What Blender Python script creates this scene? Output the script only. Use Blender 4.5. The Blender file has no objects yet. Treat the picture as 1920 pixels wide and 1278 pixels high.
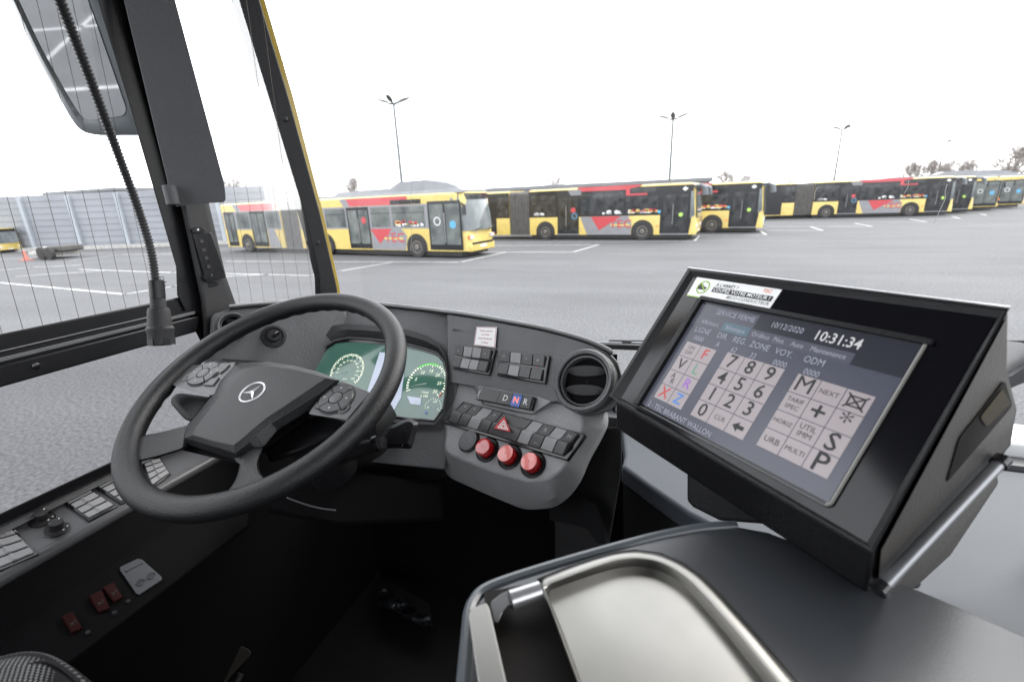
import bpy, bmesh, math, random
from mathutils import Vector, Matrix
R = math.radians
random.seed(7)
scene = bpy.context.scene
COL = scene.collection

# ------------------------------------------------------------------ camera
FPX, CX, CY = 860.0, 960.0, 639.0           # focal length and centre in photograph pixels
def _n(v): return Vector(v).normalized()
_Y = _n((1285-CX, 362-CY, FPX))
_U = _Y.cross(Vector((1, -0.04, 0))).normalized()
if _U.y > 0: _U = -_U
_X = _Y.cross(_U).normalized()
if _X.x < 0: _X = -_X
CAM = Vector((0, 0, 2.4))
def ray(x, y):
    c = _n((x-CX, y-CY, FPX)); return Vector((_X.dot(c), _Y.dot(c), _U.dot(c)))
cam = bpy.data.cameras.new("camera"); camo = bpy.data.objects.new("camera", cam); COL.objects.link(camo)
cr = Vector((_X.x, _Y.x, _U.x)); cd = Vector((_X.y, _Y.y, _U.y)); cf = Vector((_X.z, _Y.z, _U.z))
m = Matrix((cr, -cd, -cf)).transposed().to_4x4(); m.translation = CAM
camo.matrix_world = m
cam.sensor_width = 36; cam.lens = FPX/1920*36; cam.clip_start = 0.02; cam.clip_end = 3000
cam.dof.use_dof = True; cam.dof.focus_distance = 0.95; cam.dof.aperture_fstop = 4.5
scene.camera = camo

# ------------------------------------------------------------------ light: overcast sky, weak soft sun
world = bpy.data.worlds.new("World"); scene.world = world; world.use_nodes = True
nt = world.node_tree; nt.nodes.clear()
sky = nt.nodes.new("ShaderNodeTexSky"); sky.sky_type = 'NISHITA'; sky.sun_disc = False
SUN_EL, SUN_AZ = R(42), R(35)
sky.sun_elevation = SUN_EL; sky.sun_rotation = SUN_AZ; sky.dust_density = 3
cl = nt.nodes.new("ShaderNodeMixRGB"); cl.inputs[0].default_value = 0.88; cl.inputs[2].default_value = (10.4, 10.5, 10.75, 1)
tc = nt.nodes.new("ShaderNodeTexCoord"); nz = nt.nodes.new("ShaderNodeTexNoise"); nz.inputs['Scale'].default_value = 2.2; nz.inputs['Detail'].default_value = 5
rm = nt.nodes.new("ShaderNodeMapRange"); rm.inputs[3].default_value = 0.9; rm.inputs[4].default_value = 1.08
mu = nt.nodes.new("ShaderNodeMixRGB"); mu.blend_type = 'MULTIPLY'; mu.inputs[0].default_value = 1
bg = nt.nodes.new("ShaderNodeBackground"); bg.inputs[1].default_value = 0.1
ow = nt.nodes.new("ShaderNodeOutputWorld")
L = nt.links.new
L(sky.outputs[0], cl.inputs[1]); L(tc.outputs['Generated'], nz.inputs[0]); L(nz.outputs[0], rm.inputs[0])
L(cl.outputs[0], mu.inputs[1]); L(rm.outputs[0], mu.inputs[2]); L(mu.outputs[0], bg.inputs[0]); L(bg.outputs[0], ow.inputs[0])
sun = bpy.data.lights.new("sun", 'SUN'); sun.energy = 0.6; sun.angle = R(25); sun.color = (1, .97, .92)
suno = bpy.data.objects.new("sun", sun); COL.objects.link(suno)
sd = Vector((math.sin(SUN_AZ)*math.cos(SUN_EL), math.cos(SUN_AZ)*math.cos(SUN_EL), math.sin(SUN_EL)))
suno.rotation_euler = sd.to_track_quat('Z', 'Y').to_euler(); suno.location = (0, 0, 30)
scene.view_settings.view_transform = 'Standard'; scene.view_settings.look = 'None'
scene.view_settings.gamma = 1; scene.view_settings.exposure = 2.02
scene.cycles.max_bounces = 8; scene.cycles.transparent_max_bounces = 16
scene.cycles.use_denoising = True

# ------------------------------------------------------------------ materials
def mat(name, col, rough=.6, metal=0., bump=0., bscale=300., var=0., vscale=6., spec=.5, emit=None, estr=0., coat=0., vcol=None, bdist=.002):
    mt = bpy.data.materials.new(name); mt.use_nodes = True; nt = mt.node_tree; b = nt.nodes['Principled BSDF']
    b.inputs['Base Color'].default_value = (*col, 1); b.inputs['Roughness'].default_value = rough; b.inputs['Metallic'].default_value = metal
    b.inputs['Specular IOR Level'].default_value = spec; b.inputs['Coat Weight'].default_value = coat
    if emit: b.inputs['Emission Color'].default_value = (*emit, 1); b.inputs['Emission Strength'].default_value = estr
    L = nt.links.new
    if var or bump:
        tc = nt.nodes.new("ShaderNodeTexCoord")
    if var:
        nz = nt.nodes.new("ShaderNodeTexNoise"); nz.inputs['Scale'].default_value = vscale; nz.inputs['Detail'].default_value = 6
        L(tc.outputs['Object'], nz.inputs[0])
        mx = nt.nodes.new("ShaderNodeMixRGB"); mr = nt.nodes.new("ShaderNodeMapRange"); mr.inputs[1].default_value = .35; mr.inputs[2].default_value = .65
        c2 = vcol or tuple(c*(1-var) for c in col)
        mx.inputs[1].default_value = (*col, 1); mx.inputs[2].default_value = (*c2, 1)
        L(nz.outputs[0], mr.inputs[0]); L(mr.outputs[0], mx.inputs[0]); L(mx.outputs[0], b.inputs['Base Color'])
        rr = nt.nodes.new("ShaderNodeMapRange"); rr.inputs[3].default_value = max(.02, rough-.07); rr.inputs[4].default_value = min(1, rough+.08)
        L(nz.outputs[0], rr.inputs[0]); L(rr.outputs[0], b.inputs['Roughness'])
    if bump:
        n2 = nt.nodes.new("ShaderNodeTexNoise"); n2.inputs['Scale'].default_value = bscale; n2.inputs['Detail'].default_value = 3
        bp = nt.nodes.new("ShaderNodeBump"); bp.inputs['Strength'].default_value = bump; bp.inputs['Distance'].default_value = bdist
        L(tc.outputs['Object'], n2.inputs[0]); L(n2.outputs[0], bp.inputs['Height']); L(bp.outputs[0], b.inputs['Normal'])
    return mt
def glass(name, tint=(.95, .96, .96), refl=.5, dust_veil=.03, dcol=(.8, .8, .8), dots=False):
    mt = bpy.data.materials.new(name); mt.use_nodes = True; nt = mt.node_tree; nt.nodes.clear(); L = nt.links.new
    o = nt.nodes.new("ShaderNodeOutputMaterial"); t = nt.nodes.new("ShaderNodeBsdfTransparent"); t.inputs[0].default_value = (*tint, 1)
    g = nt.nodes.new("ShaderNodeBsdfGlossy"); g.inputs['Roughness'].default_value = .02
    f = nt.nodes.new("ShaderNodeFresnel"); f.inputs[0].default_value = 1.45
    fm = nt.nodes.new("ShaderNodeMath"); fm.operation = 'MULTIPLY'; fm.inputs[1].default_value = refl; L(f.outputs[0], fm.inputs[0])
    m1 = nt.nodes.new("ShaderNodeMixShader"); L(fm.outputs[0], m1.inputs[0]); L(t.outputs[0], m1.inputs[1]); L(g.outputs[0], m1.inputs[2])
    d = nt.nodes.new("ShaderNodeBsdfDiffuse"); d.inputs[0].default_value = (*dcol, 1); tr = nt.nodes.new("ShaderNodeBsdfTranslucent"); tr.inputs[0].default_value = (*dcol, 1)
    ds = nt.nodes.new("ShaderNodeMixShader"); ds.inputs[0].default_value = .5; L(d.outputs[0], ds.inputs[1]); L(tr.outputs[0], ds.inputs[2])
    m2 = nt.nodes.new("ShaderNodeMixShader"); L(m1.outputs[0], m2.inputs[1]); L(ds.outputs[0], m2.inputs[2])
    if dots:      # perforated film on the lower pane
        tc = nt.nodes.new("ShaderNodeTexCoord"); v = nt.nodes.new("ShaderNodeTexVoronoi"); v.inputs['Scale'].default_value = 300; v.inputs['Randomness'].default_value = .12
        L(tc.outputs['Object'], v.inputs[0]); lt = nt.nodes.new("ShaderNodeMath"); lt.operation = 'LESS_THAN'; lt.inputs[1].default_value = .30; L(v.outputs[0], lt.inputs[0])
        mm = nt.nodes.new("ShaderNodeMath"); mm.operation = 'MULTIPLY'; mm.inputs[1].default_value = .75; L(lt.outputs[0], mm.inputs[0]); L(mm.outputs[0], m2.inputs[0])
    else:
        tc = nt.nodes.new("ShaderNodeTexCoord"); n = nt.nodes.new("ShaderNodeTexNoise"); n.inputs['Scale'].default_value = 9; n.inputs['Detail'].default_value = 8
        L(tc.outputs['Object'], n.inputs[0]); mr = nt.nodes.new("ShaderNodeMapRange"); mr.inputs[3].default_value = dust_veil*.4; mr.inputs[4].default_value = dust_veil*1.6  # dirt on the glass; its diffuse share also stands in for veiling flare
        L(n.outputs[0], mr.inputs[0]); L(mr.outputs[0], m2.inputs[0])
    L(m2.outputs[0], o.inputs[0]); return mt

M = {}
M['visor'] = mat('visor_plastic', (.055, .056, .060), .55, bump=.4, bscale=420)
M['dash'] = mat('dash_plastic', (.098, .099, .103), .48, bump=.55, bscale=230, var=.16, vscale=14, bdist=.0022)
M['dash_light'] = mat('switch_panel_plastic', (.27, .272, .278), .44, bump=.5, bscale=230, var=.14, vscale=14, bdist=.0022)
M['dash_dark'] = mat('dark_plastic', (.016, .016, .017), .55, spec=.35, bump=.3, bscale=300, var=.1)
M['black'] = mat('black_plastic', (.006, .006, .007), .34, spec=.3, bump=.1, bscale=200)
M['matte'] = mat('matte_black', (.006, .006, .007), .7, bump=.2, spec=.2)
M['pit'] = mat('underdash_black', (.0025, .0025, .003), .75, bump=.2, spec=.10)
M['leather'] = mat('wheel_grip', (.007, .0073, .008), .42, spec=.36, bump=.6, bscale=420, bdist=.0016)
M['pad'] = mat('wheel_pad', (.013, .0134, .0145), .43, spec=.36, bump=.6, bscale=420, bdist=.0015)
M['pod'] = mat('wheel_pod', (.065, .065, .068), .38, bump=.15, bscale=300)
M['podbtn'] = mat('pod_button', (.022, .022, .024), .33)
M['console_grey'] = mat('console_grey', (.075, .076, .08), .36, bump=.2, bscale=420)
M['card'] = mat('grey_card', (.05, .054, .062), .5)
M['gloss'] = mat('gloss_black', (.010, .010, .011), .13)
M['chrome'] = mat('chrome', (.82, .82, .84), .10, metal=1)
M['silver'] = mat('emblem_silver', (.62, .62, .64), .28, metal=.6)
M['lit_cream'] = mat('lit_edge_tone', (.22, .215, .20), .35)
M['bar'] = mat('bracket_bar', (.22, .225, .235), .35, metal=.7)
M['key'] = mat('switch_key', (.055, .055, .057), .38, bump=.1, bscale=400)
M['key_blank'] = mat('switch_blank', (.25, .25, .255), .42, bump=.1, bscale=400)
M['symbol'] = mat('symbol_paint', (.42, .42, .42), .6)
M['white'] = mat('white_paint', (.7, .7, .7), .5)
M['red_glossy'] = mat('red_lens', (.42, .008, .010), .12, coat=.8)
M['red_top_sheen'] = mat('red_lens_sheen', (.74, .20, .18), .2, coat=.6)  # pink puts the light reflected off the button tops into the colour
M['red_tri'] = mat('hazard_red', (.50, .03, .03), .35)
M['red_dark'] = mat('red_guard', (.022, .002, .002), .6, spec=.15)
M['symbol_dim'] = mat('dim_symbol', (.03, .03, .03), .7)
M['paper'] = mat('paper', (.88, .88, .88), .6)
M['rim_print'] = mat('red_print', (.35, .03, .04), .6)
M['cluster'] = mat('cluster_face', (.05, .125, .088), .10, var=.35, vscale=5, vcol=(.035, .075, .080), coat=.6, emit=(.03, .08, .06), estr=.2)
M['dial'] = mat('dial_print', (.55, .58, .5), .5, emit=(.6, .65, .5), estr=.35)
M['dial_red'] = mat('dial_red', (.5, .05, .03), .5)
M['dial_green'] = mat('dial_green', (.1, .5, .1), .5, emit=(.1, .5, .1), estr=.2)
M['lcd'] = mat('cluster_display', (.24, .27, .33), .2, emit=(.36, .40, .50), estr=.25)
M['clhood'] = mat('hood_plastic', (.018, .018, .019), .6, bump=.5, bscale=400)
M['gearblue'] = mat('gear_blue', (.05, .10, .32), .3, emit=(.05, .10, .32), estr=.12)
M['gearred'] = mat('gear_red', (.8, .15, .08), .4, emit=(1, .25, .15), estr=.25)
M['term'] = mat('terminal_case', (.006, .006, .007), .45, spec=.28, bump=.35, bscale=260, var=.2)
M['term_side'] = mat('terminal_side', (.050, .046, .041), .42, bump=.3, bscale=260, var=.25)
M['termglass'] = mat('terminal_glass', (.004, .004, .006), .12, spec=.35)
M['amber'] = mat('amber_plastic', (.035, .026, .008), .4, spec=.3)
M['sc_bg'] = mat('screen_ground', (.034, .036, .050), .25, emit=(.09, .095, .13), estr=.12)
M['sc_dark'] = mat('screen_dark', (.01, .01, .015), .25, emit=(.012, .013, .018), estr=.4)
M['sc_tab'] = mat('screen_tab', (.03, .03, .04), .25, emit=(.04, .042, .055), estr=.4)
M['sc_tabsel'] = mat('screen_tab_selected', (.03, .05, .065), .25, emit=(.06, .10, .13), estr=.25)
M['sc_key'] = mat('screen_key', (.125, .117, .122), .3, emit=(.38, .33, .35), estr=.17)
M['sc_txt'] = mat('screen_text', (.10, .10, .12), .4, emit=(.30, .31, .38), estr=.22)
M['sc_clock'] = mat('screen_clock', (.3, .3, .3), .4, emit=(.7, .7, .72), estr=.12)
M['ink'] = mat('ink', (.008, .008, .01), .5)
M['ink_grey'] = mat('ink_grey', (.05, .05, .055), .5)
M['s_red'] = mat('screen_red', (.2, .02, .02), .4, emit=(.45, .03, .03), estr=.2)
M['s_blue'] = mat('screen_blue', (.02, .08, .25), .4, emit=(.02, .17, .5), estr=.2)
M['s_violet'] = mat('screen_violet', (.1, .03, .2), .4, emit=(.22, .06, .4), estr=.25)
M['s_green'] = mat('screen_green', (.04, .09, .06), .4, emit=(.06, .15, .10), estr=.4)
M['lime'] = mat('lime_print', (.28, .48, .04), .5)
M['orange'] = mat('orange_print', (.7, .16, .04), .5)
M['steel'] = mat('brushed_steel', (.27, .265, .25), .34, metal=1, var=.14, vscale=11)
M['desk'] = mat('desk_grey', (.065, .072, .082), .55, spec=.3, bump=.25, bscale=500, var=.12, vscale=2, vcol=(.062, .07, .082), bdist=.0008)
M['counter'] = mat('counter_grey', (.035, .038, .043), .30, bump=.15, bscale=500, var=.12, vscale=5, bdist=.0008)
M['counter_edge'] = mat('counter_edge', (.07, .08, .09), .3)
M['slot'] = mat('slot_dark', (.010, .008, .007), .6, spec=.15, var=.4)
M['fabric'] = None
M['floor'] = mat('cab_floor_lining', (.010, .008, .008), .6, spec=.2, var=.6, vscale=3)
M['yellow'] = mat('bus_yellow', (.52, .36, .045), .32, var=.10, vscale=3, coat=.25)
M['yellow2'] = mat('bus_yellow_soft', (.54, .41, .11), .38, var=.14, vscale=2.5, coat=.2)
M['bred'] = mat('bus_red', (.40, .035, .045), .35, coat=.2)
M['bgrey'] = mat('bus_grey', (.20, .20, .215), .4, var=.12, vscale=3)
M['roofgrey'] = mat('bus_roof_grey', (.155, .16, .17), .5, var=.15, vscale=2)
M['band'] = mat('bus_band', (.014, .015, .018), .16, spec=.35, var=.3)
M['pane'] = mat('bus_pane', (.008, .009, .011), .06, spec=.4, var=.6, vscale=2.6, vcol=(.045, .047, .050))
M['pane_daylit'] = mat('bus_pane_daylit', (.060, .068, .068), .08, var=.5, vscale=1.3, vcol=(.15, .165, .155))  # opaque; pale blotches stand in for daylight seen through the bus
M['shield_light'] = mat('bus_windshield_light', (.10, .115, .12), .08, var=.4, vscale=1, vcol=(.20, .22, .22))
M['bellows'] = mat('bellows_rubber', (.075, .072, .068), .75, var=.3, vscale=3)
M['mirror_grey'] = mat('bus_mirror_grey', (.07, .08, .09), .35)
M['tyre'] = mat('tyre', (.018, .017, .017), .8)
M['rim'] = mat('wheel_rim', (.16, .145, .13), .55, var=.4, vscale=9)
M['sticker_blue'] = mat('sticker_blue', (.08, .30, .5), .5)
M['sticker_lime'] = mat('sticker_lime', (.35, .55, .1), .5)
M['lampw'] = mat('headlight', (.6, .6, .62), .15)
M['asphalt'] = None
M['line'] = mat('road_paint', (.45, .45, .45), .7, var=.35, vscale=4)
M['wall'] = mat('noise_wall', (.25, .262, .285), .8, var=.12, vscale=.4)
M['wallpost'] = mat('noise_wall_post', (.31, .335, .365), .7)
M['build'] = mat('building_grey', (.20, .205, .215), .7, var=.15, vscale=.2)
M['boot'] = mat('crumpled_plastic', (.012, .013, .016), .3, spec=.4)
M['pole'] = mat('galvanised_pole', (.11, .12, .125), .5)
M['lamphead'] = mat('lamp_head', (.10, .10, .095), .5)
M['bark_hazed'] = mat('bark_hazed', (.21, .185, .17), .9)  # bark tone lightened to stand in for haze over the distant twigs
M['conc'] = mat('concrete', (.42, .41, .39), .8, var=.3)
M['cone'] = mat('cone_orange', (.42, .13, .10), .6)
M['glass'] = glass('windshield_glass', refl=.35, dust_veil=.013)
M['glass_side'] = glass('side_glass', tint=(.95, .96, .96), refl=.3, dust_veil=.01)
M['glass_film'] = glass('filmed_glass', tint=(.66, .66, .67), refl=.3, dust_veil=.1, dcol=(.05, .05, .05), dots=True)
M['mirror'] = mat('mirror_glass', (.55, .56, .57), .03, metal=1)
M['wire'] = mat('heating_wire', (.06, .045, .03), .6)
M['housing'] = mat('mirror_housing', (.055, .065, .075), .35, coat=.3)
M['alu'] = mat('aluminium_strip', (.42, .42, .43), .28, metal=.8)
M['rubber'] = mat('rubber_tube', (.010, .010, .011), .45)
M['headlining'] = mat('cab_lining', (.30, .30, .30), .8)

def asphalt():
    mt = bpy.data.materials.new('asphalt'); mt.use_nodes = True; nt = mt.node_tree; b = nt.nodes['Principled BSDF']; L = nt.links.new
    tc = nt.nodes.new("ShaderNodeTexCoord")
    a = nt.nodes.new("ShaderNodeTexNoise"); a.inputs['Scale'].default_value = .22; a.inputs['Detail'].default_value = 7
    mp = nt.nodes.new("ShaderNodeMapping"); mp.inputs['Scale'].default_value = (.12, .7, 1); L(tc.outputs['Object'], mp.inputs[0])
    s = nt.nodes.new("ShaderNodeTexNoise"); s.inputs['Scale'].default_value = 1.1; s.inputs['Detail'].default_value = 4; L(mp.outputs[0], s.inputs[0])
    f = nt.nodes.new("ShaderNodeTexNoise"); f.inputs['Scale'].default_value = 22; f.inputs['Detail'].default_value = 8; f.inputs['Roughness'].default_value = .75
    for n in (a, f): L(tc.outputs['Object'], n.inputs[0])
    m1 = nt.nodes.new("ShaderNodeMixRGB"); m1.inputs[1].default_value = (.074, .075, .078, 1); m1.inputs[2].default_value = (.112, .113, .118, 1)
    r1 = nt.nodes.new("ShaderNodeMapRange"); r1.inputs[1].default_value = .3; r1.inputs[2].default_value = .7
    ad = nt.nodes.new("ShaderNodeMath"); ad.operation = 'ADD'; L(a.outputs[0], ad.inputs[0]); L(s.outputs[0], ad.inputs[1])
    hf = nt.nodes.new("ShaderNodeMath"); hf.operation = 'MULTIPLY'; hf.inputs[1].default_value = .5; L(ad.outputs[0], hf.inputs[0]); L(hf.outputs[0], r1.inputs[0]); L(r1.outputs[0], m1.inputs[0])
    m2 = nt.nodes.new("ShaderNodeMixRGB"); m2.blend_type = 'MULTIPLY'; m2.inputs[0].default_value = 1
    r2 = nt.nodes.new("ShaderNodeMapRange"); r2.inputs[1].default_value = .3; r2.inputs[2].default_value = .7; r2.inputs[3].default_value = .35; r2.inputs[4].default_value = 1.75
    L(f.outputs[0], r2.inputs[0]); L(m1.outputs[0], m2.inputs[1]); L(r2.outputs[0], m2.inputs[2]); L(m2.outputs[0], b.inputs['Base Color'])
    b.inputs['Roughness'].default_value = .85; b.inputs['Specular IOR Level'].default_value = .18
    bp = nt.nodes.new("ShaderNodeBump"); bp.inputs['Strength'].default_value = .5; bp.inputs['Distance'].default_value = .01; L(f.outputs[0], bp.inputs['Height']); L(bp.outputs[0], b.inputs['Normal'])
    return mt
M['asphalt'] = asphalt()
def fabric():
    mt = bpy.data.materials.new('seat_fabric'); mt.use_nodes = True; nt = mt.node_tree; b = nt.nodes['Principled BSDF']; L = nt.links.new
    tc = nt.nodes.new("ShaderNodeTexCoord"); v = nt.nodes.new("ShaderNodeTexVoronoi"); v.inputs['Scale'].default_value = 330; v.inputs['Randomness'].default_value = 0
    mp = nt.nodes.new("ShaderNodeMapping"); mp.inputs['Rotation'].default_value = (0, 0, .5); mp.inputs['Scale'].default_value = (1, .8, .15)
    L(tc.outputs['Object'], mp.inputs[0]); L(mp.outputs[0], v.inputs[0]); lt = nt.nodes.new("ShaderNodeMath"); lt.operation = 'LESS_THAN'; lt.inputs[1].default_value = .33; L(v.outputs[0], lt.inputs[0])
    mx = nt.nodes.new("ShaderNodeMixRGB"); mx.inputs[1].default_value = (.010, .010, .011, 1); mx.inputs[2].default_value = (.16, .16, .16, 1)
    L(lt.outputs[0], mx.inputs[0]); L(mx.outputs[0], b.inputs['Base Color']); b.inputs['Roughness'].default_value = .9; b.inputs['Specular IOR Level'].default_value = .1
    return mt
M['fabric'] = fabric()
def planks():
    mt = M['floor']; nt = mt.node_tree; L = nt.links.new; b = nt.nodes['Principled BSDF']
    tc = nt.nodes.new("ShaderNodeTexCoord"); w = nt.nodes.new("ShaderNodeTexWave"); w.inputs['Scale'].default_value = 2.4; w.bands_direction = 'X'; w.inputs['Distortion'].default_value = .3
    L(tc.outputs['Object'], w.inputs[0]); bp = nt.nodes.new("ShaderNodeBump"); bp.inputs['Strength'].default_value = .3; L(w.outputs[0], bp.inputs['Height']); L(bp.outputs[0], b.inputs['Normal'])
planks()

# ------------------------------------------------------------------ geometry helpers
class MB:
    def __init__(s): s.v = []; s.f = []; s.mi = []; s.m = 0
    def add(s, vs, fs):
        o = len(s.v); s.v += [Vector(v) for v in vs]; s.f += [tuple(o+i for i in f) for f in fs]; s.mi += [s.m]*len(fs); return s
    def loft(s, loops, cap0=True, cap1=True, closed=True):
        n = len(loops[0]); vs = [p for l in loops for p in l]; fs = []
        for k in range(len(loops)-1):
            for i in range(n if closed else n-1):
                j = (i+1) % n; fs.append((k*n+i, k*n+j, (k+1)*n+j, (k+1)*n+i))
        if cap0: fs.append(tuple(range(n-1, -1, -1)))
        if cap1: fs.append(tuple((len(loops)-1)*n+i for i in range(n)))
        return s.add(vs, fs)
    def box(s, a, b):
        x0, y0, z0 = a; x1, y1, z1 = b
        return s.loft([[(x0,y0,z0),(x1,y0,z0),(x1,y1,z0),(x0,y1,z0)], [(x0,y0,z1),(x1,y0,z1),(x1,y1,z1),(x0,y1,z1)]])
    def prism(s, pts, off):
        off = Vector(off); p = [Vector(q) for q in pts]; return s.loft([p, [q+off for q in p]])
    def qbox(s, f, u0, u1, v0, v1, h0, h1, t=0.):
        # box in a mapped frame; t tapers the top
        return s.loft([[f(u0,v0,h0), f(u1,v0,h0), f(u1,v1,h0), f(u0,v1,h0)], [f(u0+t,v0+t,h1), f(u1-t,v0+t,h1), f(u1-t,v1-t,h1), f(u0+t,v1-t,h1)]])
    def tube(s, pts, r, seg=10, caps=True):
        pts = [Vector(p) for p in pts]; loops = []; pn = None
        for i, p in enumerate(pts):
            t = (pts[min(i+1, len(pts)-1)]-pts[max(i-1, 0)]).normalized()
            if pn is None: pn = t.orthogonal().normalized()
            pn = (pn - t*pn.dot(t)).normalized(); b = t.cross(pn)
            rr = r[i] if isinstance(r, (list, tuple)) else r
            loops.append([p+(pn*math.cos(a)+b*math.sin(a))*rr for a in [2*math.pi*k/seg for k in range(seg)]])
        return s.loft(loops, caps, caps)
    def lathe(s, o, ax, prof, seg=32, caps=True):
        o = Vector(o); ax = Vector(ax).normalized(); a = ax.orthogonal().normalized(); b = ax.cross(a)
        return s.loft([[o+ax*h+(a*math.cos(t)+b*math.sin(t))*r for t in [2*math.pi*k/seg for k in range(seg)]] for r, h in prof], caps, caps)
    def build(s, name, mats, parent=None, bevel=0., seg=2, angle=32, flat=False):
        me = bpy.data.meshes.new(name)
        off = Vector(parent['_o']) if parent is not None and '_o' in parent else Vector((0, 0, 0))
        me.from_pydata([tuple(v-off) for v in s.v], [], s.f)
        if not isinstance(mats, (list, tuple)): mats = [mats]
        for m_ in mats: me.materials.append(M[m_] if isinstance(m_, str) else m_)
        for p, i in zip(me.polygons, s.mi): p.material_index = i
        bm = bmesh.new(); bm.from_mesh(me)
        bmesh.ops.recalc_face_normals(bm, faces=bm.faces)
        for f in bm.faces: f.smooth = not flat
        for e in bm.edges:
            if len(e.link_faces) == 2 and e.calc_face_angle(0) > R(angle): e.smooth = False
        bm.to_mesh(me); bm.free()
        o = bpy.data.objects.new(name, me); COL.objects.link(o)
        if bevel:
            bv = o.modifiers.new('bevel', 'BEVEL'); bv.width = bevel; bv.segments = seg; bv.limit_method = 'ANGLE'; bv.angle_limit = R(30)
        if parent is not None:
            o.parent = parent
            o['_o'] = parent['_o'] if '_o' in parent else (0., 0., 0.)
        return o
def tag(o, label=None, cat=None, group=None, kind=None):
    if label: o['label'] = label
    if cat: o['category'] = cat
    if group: o['group'] = group
    if kind: o['kind'] = kind
    return o
def thing(name, label, cat, loc=(0, 0, 0), group=None):
    o = bpy.data.objects.new(name, None); COL.objects.link(o); o.location = loc; o['_o'] = tuple(float(c) for c in loc)
    o.empty_display_size = .1
    return tag(o, label, cat, group)
def local_thing(name, label, cat, group=None):
    o = bpy.data.objects.new(name, None); COL.objects.link(o); return tag(o, label, cat, group)
def copy_tree(o, parent=None):
    c = o.copy(); COL.objects.link(c); c.parent = parent
    for ch in list(o.children): copy_tree(ch, c)
    return c
def rnd(pts, r, seg=4):
    """round the corners of a closed 2-D outline; r may be a list per corner"""
    out = []; n = len(pts)
    for i in range(n):
        p = Vector(pts[i]); a = Vector(pts[i-1])-p; b = Vector(pts[(i+1) % n])-p
        rr = r[i] if isinstance(r, (list, tuple)) else r
        ra = min(rr, a.length*.48); rb = min(rr, b.length*.48)
        pa = p+a.normalized()*ra; pb = p+b.normalized()*rb
        for k in range(seg+1):
            t = k/seg; out.append((pa*(1-t)**2 + p*2*t*(1-t) + pb*t*t))
    return out
class Plane:
    def __init__(s, p, n): s.p = Vector(p); s.n = Vector(n).normalized()
    def hit(s, x, y, h=0.):
        r = ray(x, y); t = ((s.p-CAM).dot(s.n)+h)/r.dot(s.n); return CAM+r*t
    def loop(s, pts, h=0.): return [s.hit(p[0], p[1], h) for p in pts]
    def quad(s, tl, tr, br, bl):
        a, b, c, d = [s.hit(*q) for q in (tl, tr, br, bl)]; n = s.n
        def f(u, v, h=0.): return a*(1-u)*(1-v)+b*u*(1-v)+c*u*v+d*(1-u)*v+n*h
        f.w = ((b-a).length+(c-d).length)/2; f.h = ((d-a).length+(c-b).length)/2
        return f
    def slab(s, mb, pts, h0, h1, inset=None):
        return mb.loft([s.loop(pts, h0), s.loop(pts, h1)])
def at(x, y, dist): return CAM+ray(x, y)*dist
_tc = {}
def text_data(txt, bold=0., shear=0.):
    k = (txt, bold, shear)
    if k not in _tc:
        c = bpy.data.curves.new('t', 'FONT'); c.body = txt; c.size = 1; c.resolution_u = 2; c.offset = bold; c.shear = shear
        c.align_x = 'CENTER'; c.align_y = 'CENTER'
        o = bpy.data.objects.new('t', c); COL.objects.link(o); bpy.context.view_layer.update()
        me = bpy.data.meshes.new_from_object(o.evaluated_get(bpy.context.evaluated_depsgraph_get()))
        _tc[k] = ([v.co.copy() for v in me.vertices], [tuple(p.vertices) for p in me.polygons])
        bpy.data.objects.remove(o); bpy.data.curves.remove(c); bpy.data.meshes.remove(me)
    return _tc[k]
def put_text(mb, txt, f, u, v, size, h=.0006, bold=0., shear=0., rot=0., sx=1., align='C'):
    """txt centred at (u,v) of the mapped frame f; size = cap height-ish in metres"""
    vs, fs = text_data(txt, bold, shear); cr_, sr = math.cos(rot), math.sin(rot)
    dx = 0
    if vs and align == 'L': dx = -min(q.x for q in vs)
    out = []
    for q in vs:
        x = (q.x+dx)*size*sx; y = q.y*size
        x, y = x*cr_-y*sr, x*sr+y*cr_
        out.append(f(u+x/f.w, v-y/f.h, h))
    mb.add(out, fs); return mb
def ring(mb, o, n, r0, r1, h, seg=40, a0=0., a1=2*math.pi, up=None):
    o = Vector(o); n = Vector(n).normalized(); a = (up or n.orthogonal()).normalized(); b = n.cross(a)
    vs = []; fs = []
    for k in range(seg+1):
        t = a0+(a1-a0)*k/seg; d = a*math.cos(t)+b*math.sin(t); vs += [o+d*r0+n*h, o+d*r1+n*h]
    for k in range(seg): fs.append((2*k, 2*k+1, 2*k+3, 2*k+2))
    return mb.add(vs, fs)

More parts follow.
